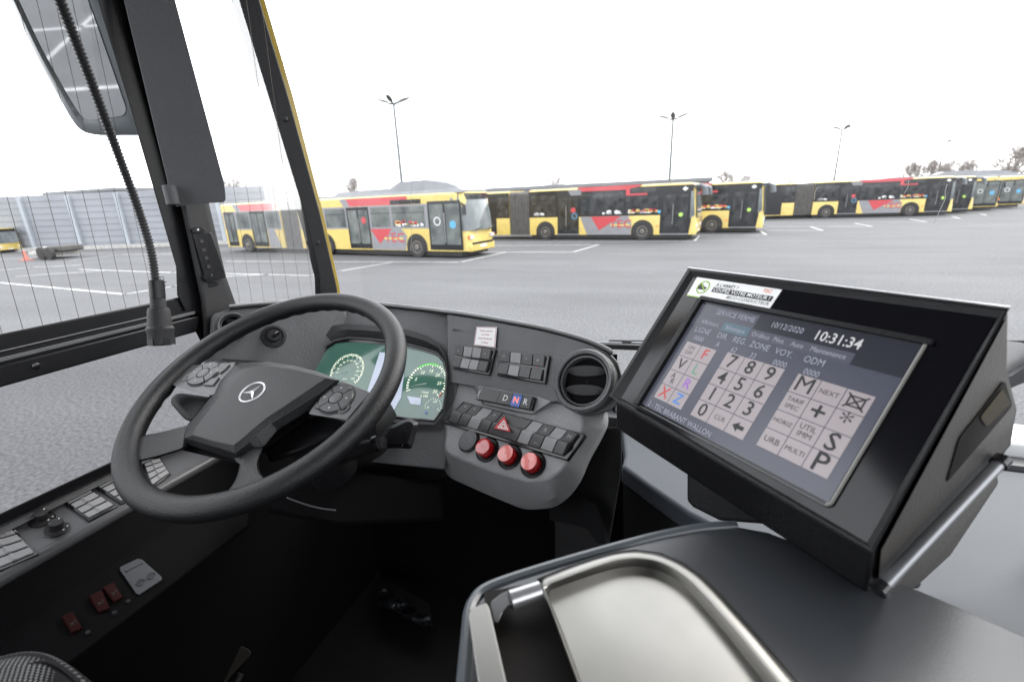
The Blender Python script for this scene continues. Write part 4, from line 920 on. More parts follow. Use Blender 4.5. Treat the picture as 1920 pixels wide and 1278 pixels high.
# right wing: lower switch shelf with a broad chamfer
cm = (960, 820)
lo_i = [(838, 712), (900, 724), (1000, 744), (1086, 764), (1094, 790), (1090, 812), (1077, 836), (1064, 866), (1048, 886), (1025, 898), (989, 902), (931, 886), (841, 851), (834, 838), (838, 805), (829, 788), (834, 740)]
lo_o = [(836, 706), (900, 720), (1000, 738), (1128, 762), (1138, 790), (1120, 822), (1100, 856), (1080, 892), (1056, 915), (1036, 938), (985, 936), (920, 910), (836, 875), (827, 850), (830, 810), (822, 790), (828, 738)]
lo_o2 = [(836, 706), (900, 720), (1000, 738), (1132, 760), (1144, 790), (1128, 824), (1106, 862), (1090, 902), (1068, 932), (1040, 952), (985, 956), (916, 928), (838, 893), (828, 860), (828, 812), (820, 790), (828, 738)]
part('switch_shelf', 'dash_light', dash, lambda b: b.loft([PLo.loop(rnd([(x, y-2) for x, y in lo_o2], 16, 3), -.16), PLo.loop(rnd(lo_o2, 16, 3), -.062), PLo.loop(rnd(lo_o, 16, 3), -.034), PLo.loop(rnd(lo_i, 12, 3), 0)]), .003, seg=2, angle=22)
# vents
def vent(P, cx, cy, rpx, parent, louver=True):
    c = P.hit(cx, cy, .014); r = (P.hit(cx+rpx, cy, .014)-P.hit(cx-rpx, cy, .014)).length/2
    o = part('air_vent', 'dash', parent, lambda b: b.lathe(c, P.n, [(r*1.12, -.03), (r*1.10, .004), (r*1.03, .009), (r*.93, .008), (r*.90, .003)], 48, False))
    part('inner_ring', 'gloss', o, lambda b: b.lathe(c, P.n, [(r*.93, .006), (r*.90, .0035), (r*.86, -.006), (r*.84, -.0135)], 48, False))
    part('duct', 'pit', o, lambda b: b.lathe(c, P.n, [(r*.86, -.0130), (r*.5, -.0131), (0.001, -.0131)], 32, False))
    part('silver_ring', 'pod', o, lambda b: b.lathe(c, P.n, [(r*.865, -.006), (r*.865, .002), (r*.81, .001), (r*.80, -.012)], 48, False))
    ax_ = uC.cross(P.n).normalized(); ux = P.n.cross(ax_).normalized()
    for s_, tl in ((-.36, .5), (.30, .5)):
        b = MB(); loops = []
        for k in range(9):
            u = -1+2*k/8; w = r*.72*u; hh = math.sqrt(max(0.02, 1-u*u)); v0 = r*(s_+.17*hh); v1 = r*(s_-.15*hh)
            loops.append([c+ux*w+ax_*v0+P.n*(-.009), c+ux*w+ax_*v1+P.n*(.006*hh-.004), c+ux*w+ax_*v1+P.n*(.004*hh-.006), c+ux*w+ax_*v0+P.n*(-.012)])
        b.loft(loops); b.build('louvre', 'pod', o, 0, angle=50)
    return o
vent(PU, 1095, 713, 51, dash)
vent(PLf, 437, 611, 27, dash)
# headlight rotary switch
c = PLf.hit(513, 631); r = (PLf.hit(536, 631)-PLf.hit(490, 631)).length/2
hk = part('light_switch', 'dash_dark', dash, lambda b: b.lathe(c, PLf.n, [(r*1.05, 0), (r*1.0, .005), (r*.82, .006), (r*.78, .002), (r*.55, .003), (r*.55, .018), (r*.50, .021), (.001, .021)], 36, False))
part('grip', 'gloss', hk, lambda b: b.prism([c+PLf.n*.02+d for d in (Vector((-.020, 0, -.008)), Vector((.012, .004, .010)), Vector((.018, .004, .004)), Vector((-.014, 0, -.014)))], PLf.n*.012), .004)
part('pointer', 'white', hk, lambda b: b.prism([c+PLf.n*.0325+d for d in (Vector((.002, .001, .004)), Vector((.010, .003, .008)), Vector((.0105, .003, .0070)), Vector((.0025, .001, .003)))], PLf.n*.0006))
# stubs under the left ledge
for k in range(4):
    x = 412+k*17; part('small_switch', 'key', dash, lambda b: b.loft([PLf.loop([(x, 676+k*1.2), (x+14, 677+k*1.2), (x+12, 686+k*1.2), (x-2, 685+k*1.2)], h) for h in (.012, .018)]), .001)
# upper switch blocks
for (tl, tr, br, bl, bk, syms) in (((860, 650), (927, 657), (916, 701), (852, 690), (1, 2), [(0, 'o'), (3, 'n')]), ((943, 660), (1027, 669), (1019, 717), (937, 703), (1,), [(0, 'SOS'), (2, '>'), (3, '#')])):
    f = PU.quad(tl, tr, br, bl); b = MB(); b.qbox(f, -.03, 1.07, -.03, 1.06, -.01, .006); bo = b.build('switch_block', 'gloss', dash, .0015)
    for k in range(4):
        for v0, v1, h0, h1 in ((.02, .43, .0125, .0095), (.53, .96, .0095, .0125)):
            b = MB(); u0 = k/4+.012; u1 = (k+1)/4-.008
            b.loft([[f(u0, v0, .005), f(u1, v0, .005), f(u1, v1, .005), f(u0, v1, .005)], [f(u0, v0, h0), f(u1, v0, h0), f(u1, v1, h1), f(u0, v1, h1)]])
            b.build('switch', 'key_blank' if k in bk else 'key', bo, .0006)
    t = MB()
    for k, s_ in syms: put_text(t, s_, f, (k+.5)/4, .22, .008 if len(s_) < 3 else .005, .0128)
    t.build('switch_symbols', 'symbol', bo)
part('red_lamp', 'red_tri', dash, lambda b: b.lathe(PU.hit(1006, 689, .0105), PU.n, [(.0014, 0), (.0014, .001)], 8))
# D N R selector in its tray
part('selector_tray', 'dash_light', dash, lambda b: b.loft([PU.loop(rnd([(896, 722), (1012, 744), (1034, 752), (1012, 766), (999, 776), (908, 757), (900, 744)], 4), h) for h in (-.006, .001)]), .001)
f = PU.quad((907, 727), (1008, 746), (1001, 771), (897, 751)); b = MB(); b.qbox(f, 0, 1, 0, 1, -.004, .012); so = b.build('gear_selector', 'gloss', dash, .002)
part('neutral_key', 'gearblue', so, lambda b: b.qbox(f, .645, .80, .04, .96, .012, .0135), .0005)
part('drive_key', 'key', so, lambda b: b.qbox(f, .42, .635, .06, .94, .012, .0130), .0005)
part('reverse_key', 'key', so, lambda b: b.qbox(f, .81, .97, .06, .94, .012, .0130), .0005)
part('cover_strip', 'key', so, lambda b: (b.qbox(f, .07, .40, .06, .94, .012, .0130)), .0005)
part('end_mark', 'symbol', so, lambda b: b.qbox(f, .015, .045, .3, .7, .012, .0132))
t = MB(); put_text(t, 'D', f, .535, .5, .017, .0138, bold=.012); put_text(t, 'R', f, .885, .5, .017, .0138, bold=.012); t.build('lettering', 'white', so)
t = MB(); put_text(t, 'N', f, .725, .5, .017, .0143, bold=.015); t.build('lettering', 'gearred', so)
def ticks(b):
    for k in range(5):
        for v in (.12, .86): b.qbox(f, .66+k*.028, .672+k*.028, v-.04, v+.04, .0135, .0138)
part('key_ticks', 'ink', so, ticks)
# long rocker row with hazard switch
fR = PLo.quad((872, 757), (1094, 817), (1063, 859), (840, 792)); 
b = MB(); b.qbox(fR, -.015, 1.02, -.05, 1.10, -.004, .006); ro = b.build('switch_row', 'gloss', dash, .0015)
edges = [.02, .115, .205, .305, .395, .64, .73, .82, .91, .985]
cols = ['key', 'key', 'key_blank', 'key', 'key', 'key_blank', 'key', 'key_blank', 'key']
for k in range(9):
    u0, u1 = edges[k]+.004, edges[k+1]-.003
    b = MB(); b.loft([[fR(u0, v, .005), fR(u0, v, h), fR(u1, v, h), fR(u1, v, .005)] for v, h in ((.02, .012), (.42, .013), (.54, .0185), (.60, .0185), (.98, .010))]); b.build('switch', cols[k], ro, .0006)
hz = MB()
tri = rnd([(946, 779), (958, 810), (925, 803)], 3, 3); ctr = PLo.hit(943, 800, .02)
hz.loft([PLo.loop(tri, .012), PLo.loop(tri, .021), PLo.loop([(p.x*.92+943*.08, p.y*.92+798*.08) for p in tri], .0235)]); ho = hz.build('hazard_switch', 'red_tri', ro)
def tro(b, k0, k1):
    c_ = Vector((944, 799)); P3 = [Vector((946, 779)), Vector((958, 810)), Vector((925, 803))]
    vo = [c_+(q-c_)*k0 for q in P3]; vi = [c_+(q-c_)*k1 for q in P3]
    A = PLo.loop(vo, .0242); B = PLo.loop(vi, .0242)
    b.add(A+B, [(0, 1, 4, 3), (1, 2, 5, 4), (2, 0, 3, 5)])
part('warning_triangle', 'paper', ho, lambda b: (tro(b, .62, .48), tro(b, .34, .20)))
t = MB()
for u, v, s_ in ((.07, .2, '='), (.16, .2, '+'), (.16, .78, '+'), (.35, .2, 'x'), (.35, .78, 'x'), (.775, .25, '%'), (.775, .80, '%'), (.95, .25, 'H')): put_text(t, s_, fR, u, v, .011, .0135)
t.build('switch_symbols', 'symbol', ro)
# round buttons
def rbtn(px, py, rp, kind):
    c = PLo.hit(px, py); r = (PLo.hit(px+rp, py)-PLo.hit(px-rp, py)).length/2
    o = part('round_button', 'black', dash, lambda b: b.lathe(c, PLo.n, [(r*1.04, -.002), (r*1.04, .003), (r*.92, .0045), (r*.72, .0035), (r*.70, .002), (.001, .002)], 36, False))
    if kind == 'cap': part('blank_cap', 'dash', o, lambda b: b.lathe(c, PLo.n, [(r*.93, .004), (r*.90, .007), (r*.5, .0085), (.001, .009)], 36, False)); return
    part('red_lens', 'red_glossy', o, lambda b: b.lathe(c, PLo.n, [(r*.70, .002), (r*.70, .016), (r*.66, .0185)], 36, False))
    tp = part('lens_top', 'red_top_sheen' if kind != 'dark' else 'red_glossy', o, lambda b: b.lathe(c, PLo.n, [(r*.67, .0185), (r*.5, .0190), (.001, .0192)], 36, False))
rbtn(880, 827, 17.5, 'cap'); rbtn(914, 843, 19.5, 'dark'); rbtn(956, 856, 20.5, 'red'); rbtn(1000, 871, 22, 'red')
# note sticker
f = PU.quad((896, 614), (934, 614.5), (931, 653), (891, 648)); b = MB(); b.qbox(f, 0, 1, 0, 1, .0045, .0052); st = b.build('note_sticker', 'paper', dash)
st['label'] = 'small white note with red border above the left switch block'
def bord(b):
    for u0, u1, v0, v1 in ((0.02, .98, .02, .04), (.02, .98, .96, .98), (.02, .04, .04, .96), (.96, .98, .04, .96)): b.qbox(f, u0, u1, v0, v1, .0052, .0054)
    for i, s_ in enumerate(('Toujours appuyer', 'sur le frein', "avant d'enclencher", 'la vitesse')): put_text(b, s_, f, .5, .2+.2*i, .0052, .0055, bold=.01)
part('note_print', 'rim_print', st, bord)
# column shroud under the cluster and the pedestal leg at right
part('column_shroud', 'dash_dark', dash, lambda b: b.loft([[Vector((-.64+math.cos(t)*r_*1.1, y_+math.sin(t)*r_*.35, z_+math.sin(t)*r_)) for t in [2*math.pi*k/20 for k in range(20)]] for r_, y_, z_ in ((.12, 1.0, 1.78), (.095, .86, 1.85), (.065, .70, 1.95))]), angle=50)
PG = Plane(at(1100, 900, .98), (-.15, -.95, .25))
part('pedestal_leg', 'dash_dark', dash, lambda b: b.loft([PG.loop(rnd([(1040, 800), (1166, 800), (1166, 880), (1141, 1028), (1135, 1075), (1040, 1075)], 5), h) for h in (-.03, 0)]), .004)
PG2 = Plane(at(1100, 950, .95), (-.15, -.95, .25))
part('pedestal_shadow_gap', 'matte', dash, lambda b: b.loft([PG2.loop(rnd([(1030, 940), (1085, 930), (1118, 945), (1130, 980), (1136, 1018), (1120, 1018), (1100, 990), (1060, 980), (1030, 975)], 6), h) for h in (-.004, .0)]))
# ------------------------------------------------------------------ steering wheel
PWh = Plane((-.642, .534, 2.118), (.005, -.444, .896))
WC = PWh.p; WN = PWh.n
wa = Vector((1, 0, 0)); wa = (wa-WN*wa.dot(WN)).normalized(); wb = WN.cross(wa)
whl = thing('steering_wheel', 'large black steering wheel with a silver star emblem on its hub', 'steering wheel', WC)
def rimf(b):
    loops = []; n = 160; RR = .2225
    for k in range(n):
        t = 2*math.pi*k/n; d = wa*math.cos(t)+wb*math.sin(t); s_ = []
        deg = math.degrees(t) % 360
        for j in range(20):
            q = 2*math.pi*j/20; rx, rz = .0182, .0175
            rad_ = 1.0
            if 45 < deg < 135 or 150 < deg < 200:   # finger ripples on the inner underside
                rad_ += .10*math.sin(deg*R(1)*42)*max(0, -math.cos(q))*max(0, .2-math.sin(q))
            s_.append(WC+d*(RR+rx*rad_*math.cos(q))+WN*(rz*rad_*math.sin(q)))
        loops.append(s_)
    loops.append(loops[0]); b.loft(loops, False, False)
part('rim', 'leather', whl, rimf)
pad_o = [(438, 683), (470, 679), (503, 678), (552, 685), (598, 697), (638, 713), (612, 742), (586, 764), (560, 781), (520, 806), (496, 836), (478, 842), (443, 863), (392, 846), (341, 829), (348, 803), (397, 741), (411, 713)]
pad_m = [(442, 685), (470, 681), (503, 680), (552, 687), (596, 698), (630, 712), (604, 734), (578, 750), (552, 766), (508, 793), (480, 815), (468, 828), (441, 849), (392, 834), (346, 820), (353, 801), (402, 741), (416, 713)]
pad_t = [(452, 692), (474, 688), (503, 686), (545, 691), (584, 700), (612, 708), (588, 724), (562, 742), (538, 758), (500, 783), (472, 806), (460, 817), (438, 834), (400, 826), (362, 815), (368, 800), (410, 745), (426, 717)]
part('hub_pad', 'pad', whl, lambda b: b.loft([PWh.loop(pad_o, -.045), PWh.loop(pad_o, -.008), PWh.loop(pad_m, .008), PWh.loop(pad_t, .015)]), .0025, seg=2, angle=16)
# button pods
def pod(outline, c, rp, extra, small):
    o = part('button_pod', 'pod', whl, lambda b: b.loft([PWh.loop(rnd(outline, 4), h) for h in (-.03, .0)]), .002, seg=3)
    cc = PWh.hit(*c); r = rp
    part('ring_gap', 'ink', o, lambda b: b.lathe(cc, WN, [(r*1.06, -.002), (r*1.06, .0008), (r*1.0, .0008)], 36, True))
    for k in range(4):
        b = MB(); a0 = R(-40)+k*math.pi/2+.045; a1 = a0+math.pi/2-.09; lo = []
        for j in range(9):
            t = a0+(a1-a0)*j/8; d = wa*math.cos(t)+wb*math.sin(t)
            lo.append([cc+d*r*.40, cc+d*r*.42+WN*.0035, cc+d*r*.93+WN*.0035, cc+d*r*.99+WN*.001])
        b.loft(lo); b.build('direction_button', 'podbtn', o, angle=20)
    part('centre_button', 'pod', o, lambda b: b.lathe(cc, WN, [(r*.37, 0), (r*.36, .004), (r*.2, .005), (.0005, .005)], 24, False))
    for q in extra: part('side_button', 'podbtn', o, lambda b: b.loft([PWh.loop(rnd(q, 2), h) for h in (0, .0025)]), .0008)
    s_ = PWh.hit(*small); part('menu_button', 'podbtn', o, lambda b: b.lathe(s_, WN, [(r*.36, 0), (r*.36, .001), (r*.30, .0015), (r*.1, -.0), (.0003, 0)], 24, False))
    def marks(b):
        for k in range(4):
            t = R(5)+k*math.pi/2; d = wa*math.cos(t)+wb*math.sin(t); e = WN.cross(d); c_ = cc+d*r*.68+WN*.0042
            b.add([c_+d*.0022, c_-d*.0012+e*.002, c_-d*.0012-e*.002], [(0, 1, 2)])
    part('arrow_marks', 'symbol', o, marks)
    return o
rr_ = (PWh.hit(408, 700)-PWh.hit(357, 703)).length/2
pod([(315, 712), (352, 685), (442, 679), (406, 737), (396, 741), (326, 723)], (383, 701), rr_, [[(410, 684), (431, 682), (424, 690), (413, 699), (409, 698)], [(398, 709), (411, 706), (399, 722), (380, 721)]], (351, 706))
pod([(640, 713), (694, 735), (650, 787), (578, 776), (590, 757)], (631, 748), rr_*1.0, [[(622, 720), (642, 723), (640, 729), (626, 730), (617, 736)], [(604, 748), (610, 748), (604, 766), (588, 764)]], (645, 765))
# spokes joining pad and rim
def spoke(ol, rad):
    o_ = rnd(ol, rad, 4); c_ = sum(o_, Vector((0, 0)))/len(o_); sh = lambda k: [c_+(q-c_)*k for q in o_]
    part('spoke', 'leather', whl, lambda b: b.loft([PWh.loop(sh(.92), -.050), PWh.loop(sh(1.0), -.030), PWh.loop(sh(1.0), -.012), PWh.loop(sh(.96), -.004), PWh.loop(sh(.86), 0)]), angle=60)
spoke([(360, 795), (300, 810), (258, 818), (228, 812), (214, 880), (258, 866), (300, 856), (352, 840)], 8)
spoke([(436, 856), (450, 868), (444, 895), (430, 918), (385, 950), (440, 962), (510, 930), (503, 903), (486, 883), (484, 862), (494, 838), (470, 833)], [4, 4, 10, 10, 10, 6, 6, 8, 10, 10, 4, 4])
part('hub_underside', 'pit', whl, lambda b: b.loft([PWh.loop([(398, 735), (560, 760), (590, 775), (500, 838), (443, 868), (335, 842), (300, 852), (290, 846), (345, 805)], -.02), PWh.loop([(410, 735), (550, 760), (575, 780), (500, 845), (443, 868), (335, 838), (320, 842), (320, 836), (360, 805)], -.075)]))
part('spoke_back', 'dash_dark', whl, lambda b: (b.loft([PWh.loop([(330, 735), (400, 745), (375, 790), (350, 790), (316, 752)], h) for h in (-.06, -.035)]),), .01, seg=3)
part('spoke_back', 'black', whl, lambda b: b.loft([PWh.loop([(600, 770), (660, 785), (640, 812), (560, 850), (500, 870), (497, 838)], h) for h in (-.09, -.04)]), .01)
part('hub_column', 'matte', whl, lambda b: b.lathe(WC-WN*.04, -WN, [(.035, 0), (.04, .02), (.05, .10), (.05, .22)], 24))
# star emblem
ec = PWh.hit(474, 736, .013); er = (PWh.hit(497, 722, .013)-PWh.hit(452, 750, .013)).length/2*1.04
part('emblem_recess', 'pad', whl, lambda b: b.lathe(ec, WN, [(er*1.55, -.001), (er*1.45, .0005), (er*1.2, -.0010), (er*1.08, -.001)], 40, False))
part('emblem_disc', 'gloss', whl, lambda b: b.lathe(ec, WN, [(er*1.1, .0002), (er*.9, .0006), (.0004, .0008)], 40, False))
eo = MB()
lo = []
for k in range(48):
    t = 2*math.pi*k/48; d = wa*math.cos(t)+wb*math.sin(t); lo.append([ec+d*(er*.955+er*.075*math.cos(q))+WN*(.0018+er*.075*math.sin(q)) for q in [2*math.pi*j/8 for j in range(8)]])
lo.append(lo[0]); eo.loft(lo, False, False)
tips = [PWh.hit(495, 717, .015), PWh.hit(449, 744, .015), PWh.hit(485, 752, .015)]
d0 = (tips[0]-ec); d0 -= WN*d0.dot(WN); d0.normalize(); e0_ = WN.cross(d0)
apex = ec+WN*.0050
for k in range(3):
    t = 2*math.pi*k/3; d = d0*math.cos(t)+e0_*math.sin(t); s_ = WN.cross(d)
    tip = ec+d*er*.94+WN*.0018; i1 = ec+(d*math.cos(R(60))+s_*math.sin(R(60)))*er*.20+WN*.001; i2 = ec+(d*math.cos(R(60))-s_*math.sin(R(60)))*er*.20+WN*.001
    eo.add([apex, tip, i1, i2], [(0, 1, 2), (0, 3, 1)])
emo = eo.build('star_emblem', 'silver', whl, angle=20)
t = MB()
def hubframe(px, py):
    o_ = PWh.hit(px, py, .0135)
    def f_(u, v, h=0): return o_+wa*u-wb*v+WN*h
    f_.w = 1; f_.h = 1; return f_
put_text(t, 'SRS', hubframe(446, 694), 0, 0, .009, .0006, shear=.2); put_text(t, 'Airbag', hubframe(566, 716), 0, 0, .008, .0006, shear=.2); t.build('embossed_lettering', 'dash_dark', whl)

# stalk
stk = thing('indicator_stalk', 'black column stalk reaching out to the right of the steering wheel', 'lever', at(700, 830, .98))
PS = Plane(at(745, 815, .90), (-.2, -.75, .62))
part('grip', 'black', stk, lambda b: b.loft([PS.loop(rnd([(706, 822), (730, 800), (768, 783), (784, 794), (770, 838), (752, 836), (716, 838)], 6), -.03), PS.loop(rnd([(703, 826), (728, 800), (768, 782), (786, 792), (772, 842), (752, 840), (712, 840)], 6), -.006), PS.loop(rnd([(712, 824), (734, 804), (766, 788), (776, 794), (764, 832), (750, 832), (720, 834)], 6), .004)]), .003, seg=3)
part('stem', 'matte', stk, lambda b: b.tube([at(720, 830, .90), at(690, 838, .93), at(640, 850, .98)], [.011, .014, .02], 12))
part('turn_ring', 'gloss', stk, lambda b: b.tube([at(712, 828, .895), at(703, 831, .90)], .015, 16))
part('seam', 'gloss', stk, lambda b: b.tube(PS.loop([(726, 806), (748, 800), (757, 812), (754, 836)], .003), .0012, 6))
# bowl under the column with a bright curved edge
kp = thing('knee_panel', 'black knee panel under the steering column with one thin shiny edge', 'panel', at(590, 940, 1.05))
part('panel', 'pit', kp, lambda b: b.loft([[at(x, y, d_) for x, y, d_ in ((480, 900, 1.08), (640, 880, 1.08), (830, 905, 1.0), (835, 975, 1.0), (640, 985, 1.05), (500, 960, 1.08))], [at(x, y, d_+.1) for x, y, d_ in ((480, 900, 1.08), (640, 880, 1.08), (830, 905, 1.0), (835, 975, 1.0), (640, 985, 1.05), (500, 960, 1.08))]]), .01)
part('edge_trim', 'pod', kp, lambda b: b.tube(catmull([at(537, 932, 1.0), at(570, 944, 1.0), (at(600, 952, 1.0)), at(630, 956, 1.0)], 6), .0016, 6))

# pedal with a crumpled plastic boot on the floor
pd = thing('brake_pedal', 'dark floor pedal with crumpled shiny plastic at its foot', 'pedal', at(775, 1150, 1.8))
FLP = Plane((0, 0, 1.0), (0, 0, 1))
part('plate', 'matte', pd, lambda b: b.prism([FLP.hit(x, y, .06) for x, y in ((712, 1105), (728, 1095), (808, 1140), (812, 1175), (795, 1168), (706, 1135))], (0, 0, .03)), .006)
def crumple(b):
    rg = random.Random(3); rows = []
    for i in range(14):
        u = i/13; x = 712+95*u; y = 1112+55*u
        rows.append([FLP.hit(x+rg.uniform(-3, 3), y-14+6*j+rg.uniform(-2, 2), .1+.03*math.sin(j*1.3+i)+rg.uniform(-.01, .01)) for j in range(6)])
    b.loft(rows, False, False, closed=False)
part('plastic_boot', 'boot', pd, crumple, angle=180)
# brown lever housing at the bottom edge
lv = thing('seat_lever', 'dull brown lever housing beside the driver seat at the bottom edge', 'lever', FLP.hit(420, 1270, .2))
PLv = Plane(FLP.hit(420, 1240, .25), (.2, -.6, .77))
part('housing', mat('dull_brown', (.012, .010, .007), .7), lv, lambda b: b.loft([PLv.loop(rnd([(340, 1300), (372, 1262), (410, 1222), (448, 1207), (476, 1221), (448, 1250), (418, 1285), (405, 1320), (340, 1320)], 14), h) for h in (-.2, 0)]), .02, seg=3)
part('knob', 'dash_dark', lv, lambda b: b.tube([PLv.hit(440, 1285, .01), PLv.hit(452, 1262, .01)], .008, 8))

# ------------------------------------------------------------------ driver seat
st_ = thing('driver_chair', 'driver seat cushion in dark fabric with pale dots at the lower left corner', 'chair', at(60, 1300, .62))
PSe = Plane(at(60, 1250, .70), (.25, -.2, .95))
so_ = [(-160, 1262), (-60, 1242), (0, 1230), (41, 1220), (79, 1221), (113, 1234), (147, 1256), (185, 1290), (240, 1350), (280, 1500), (-300, 1500)]
def cush(b):
    c_ = Vector((20, 1420)); rs = rnd(so_, 20, 4)
    loops = [PSe.loop(rs, -.12)]
    for k, h in ((1.0, -.02), (.985, -.008), (.95, .004), (.88, .012), (.75, .017), (.5, .020)): loops.append(PSe.loop([c_+(p_-c_)*k for p_ in rs], h))
    b.loft(loops)
part('cushion', 'fabric', st_, cush, angle=70)
part('piping', 'matte', st_, lambda b: b.tube(catmull([PSe.hit(x, y, .010) for x, y in ((-20, 1275), (40, 1250), (90, 1240), (130, 1262), (175, 1310))], 6), .0018, 6))

_sc = PSe.hit(20, 1400, -.1)
part('pedestal', 'matte', st_, lambda b: b.lathe((_sc.x, _sc.y, 1.0), (0, 0, 1), [(.18, 0), (.17, .05), (.09, .08), (.08, _sc.z-1.02)], 24))
# ------------------------------------------------------------------ desk (far) and counter (near) right of the driver
DZ = Plane((0, 0, 1.79), (0, 0, 1)); KZ = Plane((0, 0, 2.035), (0, 0, 1))
dk = thing('front_desk', 'pale grey flat desk top between dashboard and windshield on the right', 'desk', DZ.hit(1500, 860))
pts = [DZ.hit(1166, 800), DZ.hit(1172, 850), DZ.hit(1166, 872), DZ.hit(1215, 908), DZ.hit(1290, 960), DZ.hit(1385, 1010), DZ.hit(1500, 1080)]
poly = pts + [Vector((.55, .30, 1.79)), Vector((1.45, .30, 1.79)), Vector((1.45, 1.195, 1.79)), Vector((pts[0].x, 1.195, 1.79))]
part('top', 'desk', dk, lambda b: b.prism(poly, (0, 0, -.05)), .008, seg=3)
part('edge_panel', 'dash_dark', dk, lambda b: b.loft([[q+Vector((0.004, 0.004, -.052)) for q in pts], [q+Vector((.02, .02, -.5)) for q in pts]], False, False, closed=False))
part('raised_lip', 'desk', dk, lambda b: b.box((.9, .40, 1.791), (1.40, .62, 1.80)), .004)
ct = thing('driver_counter', 'dark grey counter with a rounded edge beside the driver', 'counter', KZ.hit(1300, 1150))
cpx = [(880, 1150), (888, 1130), (908, 1107), (962, 1085), (1068, 1052), (1174, 1022), (1245, 1004), (1316, 991), (1380, 986), (1440, 997), (1540, 1035), (1640, 1072), (1740, 1113), (1920, 1190), (2250, 1330), (2250, 1700), (1000, 1900), (880, 1600), (868, 1300)]
def ctop(b):
    l0 = KZ.loop(cpx, -.008); l1 = KZ.loop([(x+(1300-x)*.012, y+(1350-y)*.012) for x, y in cpx], 0)
    lo_ = [Vector((q.x, q.y, 2.035-.03)) for q in l0]; bt = [Vector((q.x+.02*(1 if q.x < .1 else 0), q.y-.02, 2.035-.55)) for q in l0]
    b.loft([bt, lo_, l0, l1])
part('body', 'counter', ct, ctop, .004, seg=3, angle=50)
edge = catmull([KZ.hit(x, y, -.004) for x, y in cpx[:9]], 5)
part('edge_rim', 'counter_edge', ct, lambda b: b.tube([KZ.hit(868, 1300, -.004)]+edge, .0065, 10))
# stainless tray
TZ = Plane((0, 0, 2.054), (0, 0, 1))
tr = thing('coin_tray', 'brushed steel coin tray with a dished lid set into the counter', 'coin tray', TZ.hit(1150, 1200))
lid_o = [(1011, 1086), (1068, 1063), (1115, 1047), (1156, 1036), (1192, 1032), (1238, 1038), (1280, 1056), (1316, 1081), (1351, 1116), (1420, 1192), (1493, 1278), (1640, 1460), (1160, 1500), (1082, 1278), (1040, 1165)]
lid_m = [(1020, 1098), (1072, 1078), (1118, 1061), (1156, 1049), (1192, 1045), (1230, 1050), (1264, 1065), (1294, 1087), (1326, 1120), (1392, 1196), (1460, 1282), (1600, 1460), (1175, 1490), (1090, 1278), (1050, 1170)]
lid_i = [(1028, 1122), (1078, 1104), (1118, 1093), (1152, 1085), (1188, 1080), (1218, 1083), (1246, 1093), (1268, 1112), (1294, 1142), (1348, 1207), (1408, 1284), (1520, 1450), (1190, 1480), (1098, 1282), (1056, 1180)]
def dense(L_): return rnd(L_, 14, 3)
def mixl(A, B, k): return [(a*(1-k)+c*k) for a, c in zip(A, B)]
lo, lm, li = dense(lid_o), dense(lid_m), dense(lid_i)
def lidf(b):
    loops = [TZ.loop(lo, -.006), TZ.loop(lo, .004), TZ.loop(mixl(lo, lm, .35), .007), TZ.loop(lm, .006)]
    for k, h in ((.25, .001), (.5, -.008), (.75, -.014), (1, -.016)): loops.append(TZ.loop(mixl(lm, li, k), h))
    c_ = Vector((1230, 1280))
    for k in (.3, .7): loops.append(TZ.loop([p_*(1-k)+c_*k for p_ in li], -.0168))
    b.loft(loops)
part('lid', 'steel', tr, lidf, angle=60)
part('side_strip', 'steel', tr, lambda b: b.loft([TZ.loop(rnd([(878, 1152), (884, 1140), (912, 1129), (918, 1140), (950, 1280), (1000, 1480), (940, 1500), (897, 1280)], 4), h) for h in (-.02, .006)]), .003, seg=3)
part('slot', 'slot', tr, lambda b: b.loft([TZ.loop([(906, 1110), (1008, 1090), (1100, 1290), (1160, 1500), (960, 1500), (945, 1278)], h) for h in (-.03, -.016)]))
part('roller', 'alu', tr, lambda b: b.tube([TZ.hit(957, 1124, .002), TZ.hit(1012, 1106, .002)], .0085, 16), angle=60)
part('hook', 'chrome', tr, lambda b: b.tube([TZ.hit(946, 1141, .004), TZ.hit(952, 1135, .004), TZ.hit(968, 1130, .004)], .0012, 6))
part('end_stop', 'gloss', tr, lambda b: b.loft([TZ.loop(rnd([(918, 1128), (938, 1112), (952, 1105), (960, 1128), (945, 1145), (934, 1168), (925, 1165)], 5), h) for h in (-.01, .003)]), .002)
# pen-like dark seam around the lid
part('lid_seam', 'ink', tr, lambda b: b.tube([q+Vector((0, 0, -.0035)) for q in TZ.loop([(x+(x-1180)*.012, y-4) for x, y in lid_o[:12]], -.001)], .0022, 6))

# ------------------------------------------------------------------ ticket terminal
PT = Plane(at(1290, 503, .82), (-.58, -.52, .63))
tm = thing('ticket_terminal', 'black ticketing terminal with a lit keypad touchscreen on a bracket', 'ticket terminal', PT.hit(1400, 900))
A_ = PT.hit(1893, 578); uT = (PT.hit(1730, 648)-PT.hit(1322, 566)).normalized(); uT = (uT+(PT.hit(1555, 943)-PT.hit(1205, 758)).normalized()).normalized()
PE = Plane(A_, uT)       # plane of the right end
widthT = (PT.hit(1893, 578)-PT.hit(1290, 503)).length*.985
endpx = [(1893, 578), (1889, 690), (1909, 765), (1897, 835), (1700, 1082), (1624, 1112), (1636, 1034)]
endp = [PE.hit(*q) for q in endpx]
part('case', 'term', tm, lambda b: b.loft([endp, [q-uT*widthT for q in endp]]), .003, seg=2)
